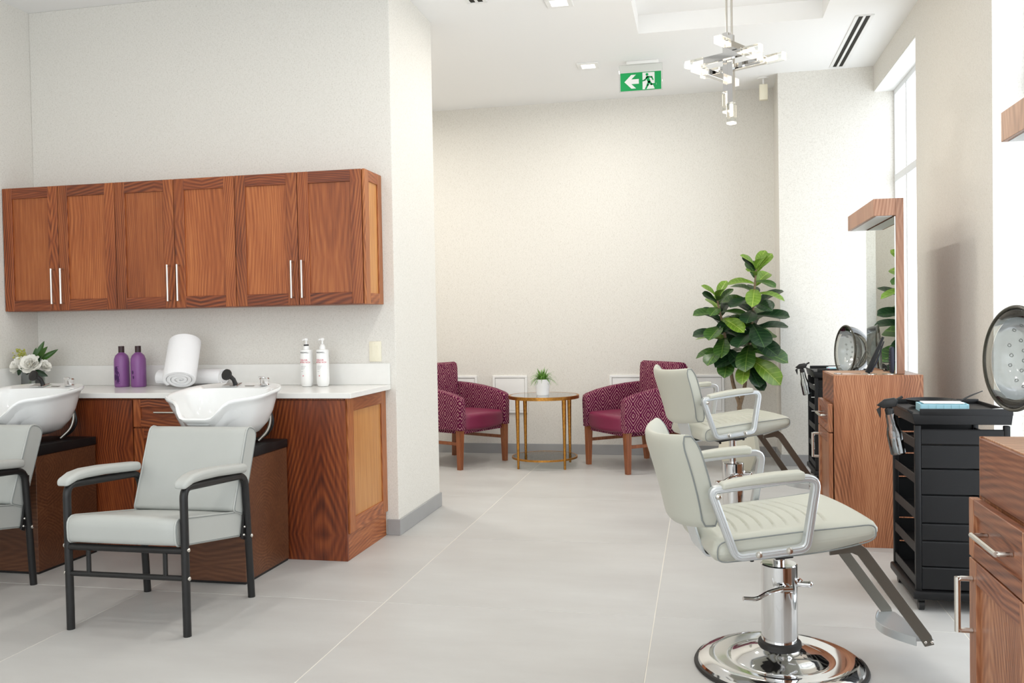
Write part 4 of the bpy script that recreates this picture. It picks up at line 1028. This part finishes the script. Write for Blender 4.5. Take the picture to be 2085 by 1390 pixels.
# ================================================================== ON THE COUNTER
# vase of flowers
vz = TOP+.0005
vs_ = thing('flower_vase', 'square glass vase of white peonies and green leaves on the counter', 'flowers', (-4.05, 4.72, vz), R(4))
m = MB(); hw, ti = .047, .004
for a in ((-hw, hw, -hw, -hw+ti), (-hw, hw, hw-ti, hw), (-hw, -hw+ti, -hw+ti, hw-ti), (hw-ti, hw, -hw+ti, hw-ti)): m.box(a[0], a[1], a[2], a[3], 0, .105)
m.box(-hw+ti, hw-ti, -hw+ti, hw-ti, 0, .008); m.build('vase', 'vglass', vs_)
rnd = random.Random(11)
m = MB()
for i in range(9):
    a = rnd.uniform(0, 2*PI); m.tube([(.028*math.cos(a), .028*math.sin(a), .01), (.01*math.cos(a+2), .01*math.sin(a+2), .10)], .0035, 6)
m.build('stems', 'leafm', vs_)
def peony(c, r_, tilt):
    mb = MB(); T0 = Matrix.Translation(c) @ Matrix.Rotation(tilt[0], 4, 'X') @ Matrix.Rotation(tilt[1], 4, 'Y')
    for ring, (n, el, sz) in enumerate(((7, .05, 1.0), (8, .45, .95), (7, .85, .8), (6, 1.2, .62), (4, 1.45, .45))):
        for k in range(n):
            az = 2*PI*k/n+ring*.5+rnd.uniform(-.2, .2); e = el+rnd.uniform(-.12, .12)
            Tq = T0 @ Matrix.Rotation(az, 4, 'Z') @ Matrix.Rotation(-e, 4, 'Y')
            def P(u, v):
                x = v*r_*sz; wd = r_*sz*.55*math.sin(PI*min(1, .12+v*.80))**.7; y = (u-.5)*2*wd
                z = r_*.30*sz*(v*v)*1.1-.12*r_*sz*0+.35*abs(u-.5)**2*r_+.05*r_*math.sin(7*u+5*v)
                return (x, y, z)
            mb.grid(P, 5, 5, Tq)
    o = mb.build('blossom', 'petal', vs_, ang=80)
    MB().ball(tuple(T0 @ Vector((0, 0, r_*.30))), r_*.25, 8, 6, (1, 1, .8)).build('stamen', 'stamen', o)
peony((-.052, -.035, .135), .064, (R(50), R(-22))); peony((.018, -.04, .14), .066, (R(55), R(15))); peony((.066, .005, .13), .045, (R(20), R(50))); peony((-.02, .02, .165), .05, (R(10), R(-15)))
def vleaf(c, az, el, L_, W_, mat='leafm'):
    mb = MB()
    def P(u, v):
        wd = W_*math.sin(PI*v**.85)**.8; return ((u-.5)*2*wd*.5, v*L_, .3*abs(u-.5)*wd-.12*L_*v*v)
    mb.grid(P, 4, 8, Matrix.Translation(c) @ Matrix.Rotation(az-PI/2, 4, 'Z') @ Matrix.Rotation(el, 4, 'X')).build('leaf', mat, vs_, ang=80)
def fleaf(c, phi, L_, W_, mat, yaw=0.0):
    """leaf growing in the upright plane, face toward the room"""
    mb = MB()
    def P(u, v):
        wd = W_*math.sin(PI*v**.85)**.8; return ((u-.5)*wd, v*L_, .35*abs(u-.5)*wd-.10*L_*v*v)
    Y = Vector((math.cos(phi), 0, math.sin(phi))); Z = Vector((0, -1, 0)); X = Y.cross(Z)
    Q = Matrix((X, Y, Z)).transposed().to_4x4()
    mb.grid(P, 4, 8, Matrix.Translation(c) @ Matrix.Rotation(yaw, 4, 'Z') @ Q).build('leaf', mat, vs_, ang=80)
for c, ph, L_, W_, mt, yw in (((.012, .01, .165), 68, .135, .036, 'leafm', .2), ((.022, .015, .16), 50, .125, .046, 'leafm', -.3), ((.03, .005, .16), 33, .14, .034, 'leafm', .3), ((.045, -.02, .125), 66, .085, .030, 'leafd', -.4),
        ((.045, -.04, .112), -28, .085, .034, 'leafd', .1), ((.03, -.05, .108), -42, .06, .022, 'leafm', 0), ((-.012, -.085, .128), -122, .055, .030, 'leafd', 0), ((.0, .02, .165), 85, .085, .03, 'leafm', .5)):
    fleaf(c, R(ph), L_, W_, mt, yw)
m = MB()
for i in range(60):
    a = rnd.uniform(PI*.55, PI*1.1); L_ = rnd.uniform(.05, .12); p0 = Vector((-.02, .0, .15)); p1 = p0+Vector((math.cos(a)*L_*.75, -.02+rnd.uniform(-.03, .03), rnd.uniform(.0, .09)))
    m.tube([tuple(p0), tuple(p1)], .001, 4); m.ball(tuple(p1), rnd.uniform(.004, .007), 6, 4)
m.build('sprigs', 'sprig', vs_, kind='stuff', label='loose lime green filler sprigs')
# purple bottles
def pbottle(x, lab, solid):
    t = thing('purple_bottle', lab, 'bottle', (x, 4.80, vz), 0, 'purple hair product bottles')
    MB().lathe([(.040, 0), (.0435, .004), (.0445, .012), (.0445, .15), (.043, .172), (.036, .192), (.024, .204), (.017, .209), (.017, .213)], 36).build('bottle', 'purple', t)
    MB().lathe([(.0165, .211), (.0175, .212), (.0175, .248), (.0165, .250), (.001, .250)], 24).build('cap', 'pcap', t)
    m = MB()
    def W(a, z): return (.0448*math.sin(a), -.0448*math.cos(a), z)
    a0 = .18
    for (b, z, sz) in ((-.5, .06, .02), (-.2, .075, .026), (-.35, .105, .022), (-.1, .045, .016)) if solid else ((-.4, .09, .012), (-.3, .06, .010)):
        v = [W(a0+b, z)]+[W(a0+b+sz/.0448*math.cos(q)*.55, z+sz*math.sin(q)) for q in [2*PI*k/12 for k in range(12)]]
        m.add(v, [(0, 1+k, 1+(k+1) % 12) for k in range(12)])
    m.build('printed_emblem', 'plogo', t)
    for z, n in ((.125, 4), (.035, 5), (.028, 4), (.021, 5)):
        MB().grid(lambda u, v: (.0449*math.sin(a0-.45+u*.12*n), -.0449*math.cos(a0-.45+u*.12*n), z+v*.0025), 6, 1).build('printed_line', 'plogo' if solid else 'purple', t)
    return t
pbottle(-3.487, 'left purple bottle with dark printed leaf emblem', True); pbottle(-3.372, 'right purple bottle with plain faded print', False)
# rolled towels
def towel(loc, L_, r_, rot, lab):
    """roll lying along local Y (front end toward -Y), bottom at z=0"""
    t = thing('rolled_towel', lab, 'towel', loc, 0, 'rolled white towels'); t.rotation_euler = rot
    # spiral sheet with thickness, 3.5 turns
    n = 150; turns = 3.6; th = r_*.235
    def rad(s): return r_*(.16+.84*s)
    pin, pout = [], []
    for k in range(n+1):
        s = k/n; a = turns*2*PI*s
        sqx, sqz = 1.12, .88
        r1 = rad(s); r0 = max(.004, r1-th*.93)
        pout.append((r1*math.cos(a)*sqx, r1*math.sin(a)*sqz)); pin.append((r0*math.cos(a)*sqx, r0*math.sin(a)*sqz))
    mb = MB(); h = r_*.88
    ys = [-.5, -.492, -.47, -.3, 0, .3, .47, .492, .5]
    sh = [.86, .95, 1.0, 1.0, 1.0, 1.0, 1.0, .95, .86]
    rings = []
    for y, q in zip(ys, sh):
        # thickness shrinks at the ends so that the hems are round
        ring = []
        for (a, b), (c, d) in zip(pout, pin): ring.append(((a+c)/2+(a-c)/2*q, y*L_, (b+d)/2+(b-d)/2*q+h))
        for (a, b), (c, d) in reversed(list(zip(pout, pin))): ring.append(((a+c)/2-(a-c)/2*q, y*L_, (b+d)/2-(b-d)/2*q+h))
        rings.append(ring)
    m_ = len(rings[0]); v = [p for r__ in rings for p in r__]; f = []
    for i in range(len(rings)-1):
        for k in range(m_): f.append((i*m_+k, i*m_+(k+1) % m_, (i+1)*m_+(k+1) % m_, (i+1)*m_+k))
    for i in (0, len(rings)-1):
        for k in range(n): f.append((i*m_+k, i*m_+k+1, i*m_+m_-2-k, i*m_+m_-1-k))
    mb.add(v, f); mb.build('roll', 'towel', t, ang=70)
    MB().box(-r_*1.08, r_*1.0, -L_*.44, -L_*.425, h-.004, h+.0, .001, 1).build('hem_band', 'towel', t) if False else None
    return t
towel((-3.03, 4.835, vz), .42, .062, (0, 0, R(90)), 'white towel roll lying flat along the backsplash')
towel((-3.0, 4.715, vz+.108), .30, .090, (R(46), 0, R(22)), 'white towel roll leaning over the flat one, spiral end forward')
# white pump bottles
def pump(x, lab, clip):
    t = thing('pump_bottle', lab, 'bottle', (x, 4.80, vz), 0, 'white hair product pump bottles')
    MB().lathe([(.024, 0), (.030, .003), (.0355, .018), (.037, .04), (.0365, .12), (.0355, .208), (.034, .214), (.016, .217), (.016, .220)], 36).build('bottle', 'wplast', t)
    MB().lathe([(.0175, .216), (.0175, .232), (.013, .240), (.011, .246), (.005, .248), (.005, .266), (.011, .268), (.012, .279), (.009, .283), (.001, .284)], 24).build('pump', 'wplast', t)
    MB().tube([(0, 0, .275), (-.008, -.022, .274), (-.010, -.028, .270)], [.006, .005, .004], 8).build('spout', 'wplast', t)
    if clip: MB().lathe([(.0145, .237), (.0145, .245), (.0128, .246)], 20).build('travel_clip', 'black', t)
    a0 = .18
    def wrap(z0, off=0.0):
        return lambda c: ((.0372+c.z)*math.sin(a0+off+c.x/.037), -(.0372+c.z)*math.cos(a0+off+c.x/.037), z0+c.y)
    text_mesh('GOLDWELL.', .0098, 'ink', t, wrap(.196, -.15)); text_mesh('COLOR', .0145, 'red', t, wrap(.150, -.28)); text_mesh('EXTRA RICH', .0120, 'red', t, wrap(.138, -.10))
    for k, z in enumerate((.120, .114, .108, .100, .088)):
        MB().grid(lambda u, v: (.0374*math.sin(a0-.75+u*(.9-.12*k)), -.0374*math.cos(a0-.75+u*(.9-.12*k)), z+v*.0012), 8, 1).build('printed_line', 'pipe', t)
    MB().lathe([(.0032, 0), (.001, .0006)], 10, T=Matrix.Translation((.0374*math.sin(a0-.35), -.0374*math.cos(a0-.35), .064)) @ Matrix.Rotation(R(90), 4, 'X')).build('red_dot', 'red', t)
    return t
pump(-2.264, 'white pump bottle with black locking clip, left of the pair', True); pump(-2.163, 'white pump bottle without clip, right of the pair', False)
# ================================================================== CEILING
def downlight(x, y, lab, k=1.0):
    t = thing('ceiling_downlight', lab, 'ceiling light', (x, y, CZ), 0, 'square recessed ceiling downlights')
    m = MB()
    for a in ((-.085, .085, -.085, -.052), (-.085, .085, .052, .085), (-.085, -.052, -.052, .052), (.052, .085, -.052, .052)): m.box(a[0], a[1], a[2], a[3], -.010, -.0002, .002, 1)
    m.build('trim', 'white', t)
    MB().box(-.052, .052, -.052, .052, -.004, -.0004).build('lens', 'dlglow', t, label='glowing lens')
    l = bpy.data.lights.new('downlight_beam', 'AREA'); l.shape = 'SQUARE'; l.size = .10; l.energy = DOWNLIGHT_W*k; l.color = (1, .96, .90); l.spread = R(175)
    o = bpy.data.objects.new('downlight_beam', l); COL.objects.link(o); o.parent = t; o.location = (0, 0, -.013)
downlight(-.86, 7.07, 'lit square downlight beside the green exit sign', 1.3)
downlight(-2.45, 6.45, 'added unseen downlight just behind the partition corner', 1.4); downlight(-3.4, 6.45, 'added unseen downlight behind the partition near the left wall', 1.4)  # hidden lamps added to brighten the waiting corner
downlight(-.865, 5.62, 'lit square downlight at the top edge of the picture')
for x, y, lb in ((-.865, 4.1, 'above the aisle'), (-.865, 2.6, 'between the two rows of chairs'), (-2.6, 3.3, 'above the shampoo chairs'), (-2.6, 1.6, 'nearest the left wall behind the camera'), (-.865, 1.0, 'straight above the camera'), (-2.9, 7.07, 'behind the partition over the waiting corner')): downlight(x, y, 'added unseen downlight '+lb, .6 if 'shampoo' in lb else 1.0)  # out-of-view lamps added to lift the room's brightness
def vent(x0, x1, y0, y1, lab):
    t = thing('linear_diffuser', lab, 'air vent', ((x0+x1)/2, (y0+y1)/2, CZ), 0, 'linear slot diffusers')
    hx, hy = (x1-x0)/2+.022, (y1-y0)/2+.012
    m = MB()
    for a in ((-hx, -hx+.024), (-.009, .009), (hx-.024, hx)): m.box(a[0], a[1], -hy, hy, -.006, -.0002, .001, 1)
    for s in (-1, 1): m.box(-hx, hx, s*hy-.006, s*hy+.006, -.006, -.0002, .001, 1)
    m.build('frame', 'white', t)
    for a in ((-hx+.024, -.009), (.009, hx-.024)): MB().box(a[0], a[1], -hy, hy, -.0022, -.0003).build('slot', 'slotd', t, label='dark strip painted as slot shade')  # flat dark strips stand in for the shade inside the slots
vent(1.064, 1.143, 6.41, 7.64, 'two-slot ceiling diffuser beside the right wall beam')
vent(-1.412, -1.325, 4.2, 5.48, 'two-slot ceiling diffuser at the top edge near the partition')
# exit sign
ex = thing('exit_sign', 'green and white running man exit sign hanging from the ceiling', 'sign', (-.447, 7.06, 3.05))
MB().box(-.168, .168, -.003, .003, -.004, .205, .001, 1).build('acrylic_plate', 'glass', ex)
MB().box(-.11, .14, -.02, .02, .205, .2298, .004, 2).build('ceiling_mount', 'white', ex)
gp = MB().box(-.159, .159, -.0055, -.0032, .0, .141).build('green_panel', 'green', ex)
U = lambda u, v: (-.159+.318*u, .141*(1-v))
MB().prism([U(.10, .5), U(.27, .12), U(.385, .12), U(.27, .37), U(.455, .37), U(.455, .63), U(.27, .63), U(.385, .88), U(.27, .88)], 'y', -.0068, -.0056).build('arrow', 'white', gp)
MB().prism([U(.545, .04), U(.84, .04), U(.84, .66), U(.885, .66), U(.885, .74), U(.80, .74), U(.84, .96), U(.545, .96)], 'y', -.0068, -.0056).build('doorway', 'white', gp)
m = MB()
def cap(p, q, r_):
    (x0, z0), (x1, z1) = U(*p), U(*q); d = math.atan2(z1-z0, x1-x0); n = 6
    poly = [(x1+r_*math.cos(d-PI/2+PI*k/n), z1+r_*math.sin(d-PI/2+PI*k/n)) for k in range(n+1)]+[(x0+r_*math.cos(d+PI/2+PI*k/n), z0+r_*math.sin(d+PI/2+PI*k/n)) for k in range(n+1)]
    m.prism(poly, 'y', -.0080, -.0069)
cap((.655, .155), (.657, .155), .0105)
cap((.665, .32), (.705, .56), .0115); cap((.655, .31), (.605, .45), .0055); cap((.605, .45), (.555, .49), .005); cap((.68, .29), (.77, .31), .006); cap((.77, .31), (.80, .46), .005)
cap((.70, .56), (.67, .74), .008); cap((.67, .74), (.625, .93), .0065); cap((.71, .56), (.76, .71), .008); cap((.76, .71), (.865, .70), .006)
m.build('running_figure', 'green', gp)
# small sensor hanging by the corner pier
t = thing('ceiling_sensor', 'small white sensor box hanging from the ceiling by the pier', 'sensor', (.535, 7.85, CZ))
MB().lathe([(.045, -.008), (.05, -.0002)], 24).build('rosette', 'white', t); MB().cyl(.008, -.055, -.008, seg=12).build('stem', 'white', t); MB().box(-.034, .034, -.025, .025, -.185, -.055, .004, 2).build('housing', 'almond', t)
# ================================================================== CHANDELIER
ch = thing('chandelier', 'chrome cross-bar chandelier with square glass lamps hanging in the coffer', 'chandelier', (.180, 5.47, 2.76), R(-31.5))
for x in (-.013, .013): MB().cyl(.0065, .16, CH-2.76-.012, (x, x*.6), 12).build('rod', 'nickel', ch)
MB().box(-.06, .06, -.06, .06, CH-2.76-.014, CH-2.76-.0005, .003, 2).build('ceiling_plate', 'chrome', ch)
s = .0185
MB().box(-.036, .001, -s, s, -.16, .19, .0015, 1).build('post', 'chrome', ch); MB().box(.0015, .038, -s*.8-.02, s*.9-.02, -.235, .165, .0015, 1).build('post', 'chrome', ch)
def lamp(p, d):
    p, d = Vector(p), Vector(d).normalized()
    q = d.to_track_quat('Z', 'X' if abs(d.x) < .9 else 'Y').to_matrix().to_4x4(); T = Matrix.Translation(p) @ q
    g = MB().box(-.0215, .0215, -.0215, .0215, .0, .125, .002, 1, T=T).build('glass_lamp', 'glass', ch)
    MB().cyl(.0105, .004, .078, seg=12, b=.003, T=T).build('lamp_tube', 'glow', g); MB().box(-.0205, .0205, -.0205, .0205, .112, .1215, T=T).build('frosted_end', 'frost', g)
def hbar(axis, off, z, a0, a1):
    if axis == 'a': m = MB().box(a0, a1, off-s, off+s, z-s, z+s, .0015, 1); e0, e1, d = (a0, off, z), (a1, off, z), (1, 0, 0)
    else: m = MB().box(off-s, off+s, a0, a1, z-s, z+s, .0015, 1); e0, e1, d = (off, a0, z), (off, a1, z), (0, 1, 0)
    m.build('bar', 'chrome', ch); D = Vector(d); lamp(Vector(e1)+D*.0005, D); lamp(Vector(e0)-D*.0005, -D)
hbar('a', -.058, .036, -.135, .115); hbar('a', .058, -.006, -.10, .20); hbar('b', -.10, -.0435, -.11, .13); hbar('b', .0755, .0745, -.145, .10)
lamp((-.018, 0, -.1605), (0, 0, -1)); lamp((.020, -.02, -.2355), (0, 0, -1))
l = bpy.data.lights.new('chandelier_light', 'POINT'); l.energy = 5; l.color = (1, .86, .68); l.shadow_soft_size = .25
o = bpy.data.objects.new('chandelier_light', l); COL.objects.link(o); o.parent = ch; o.location = (.0, .0, -.42)
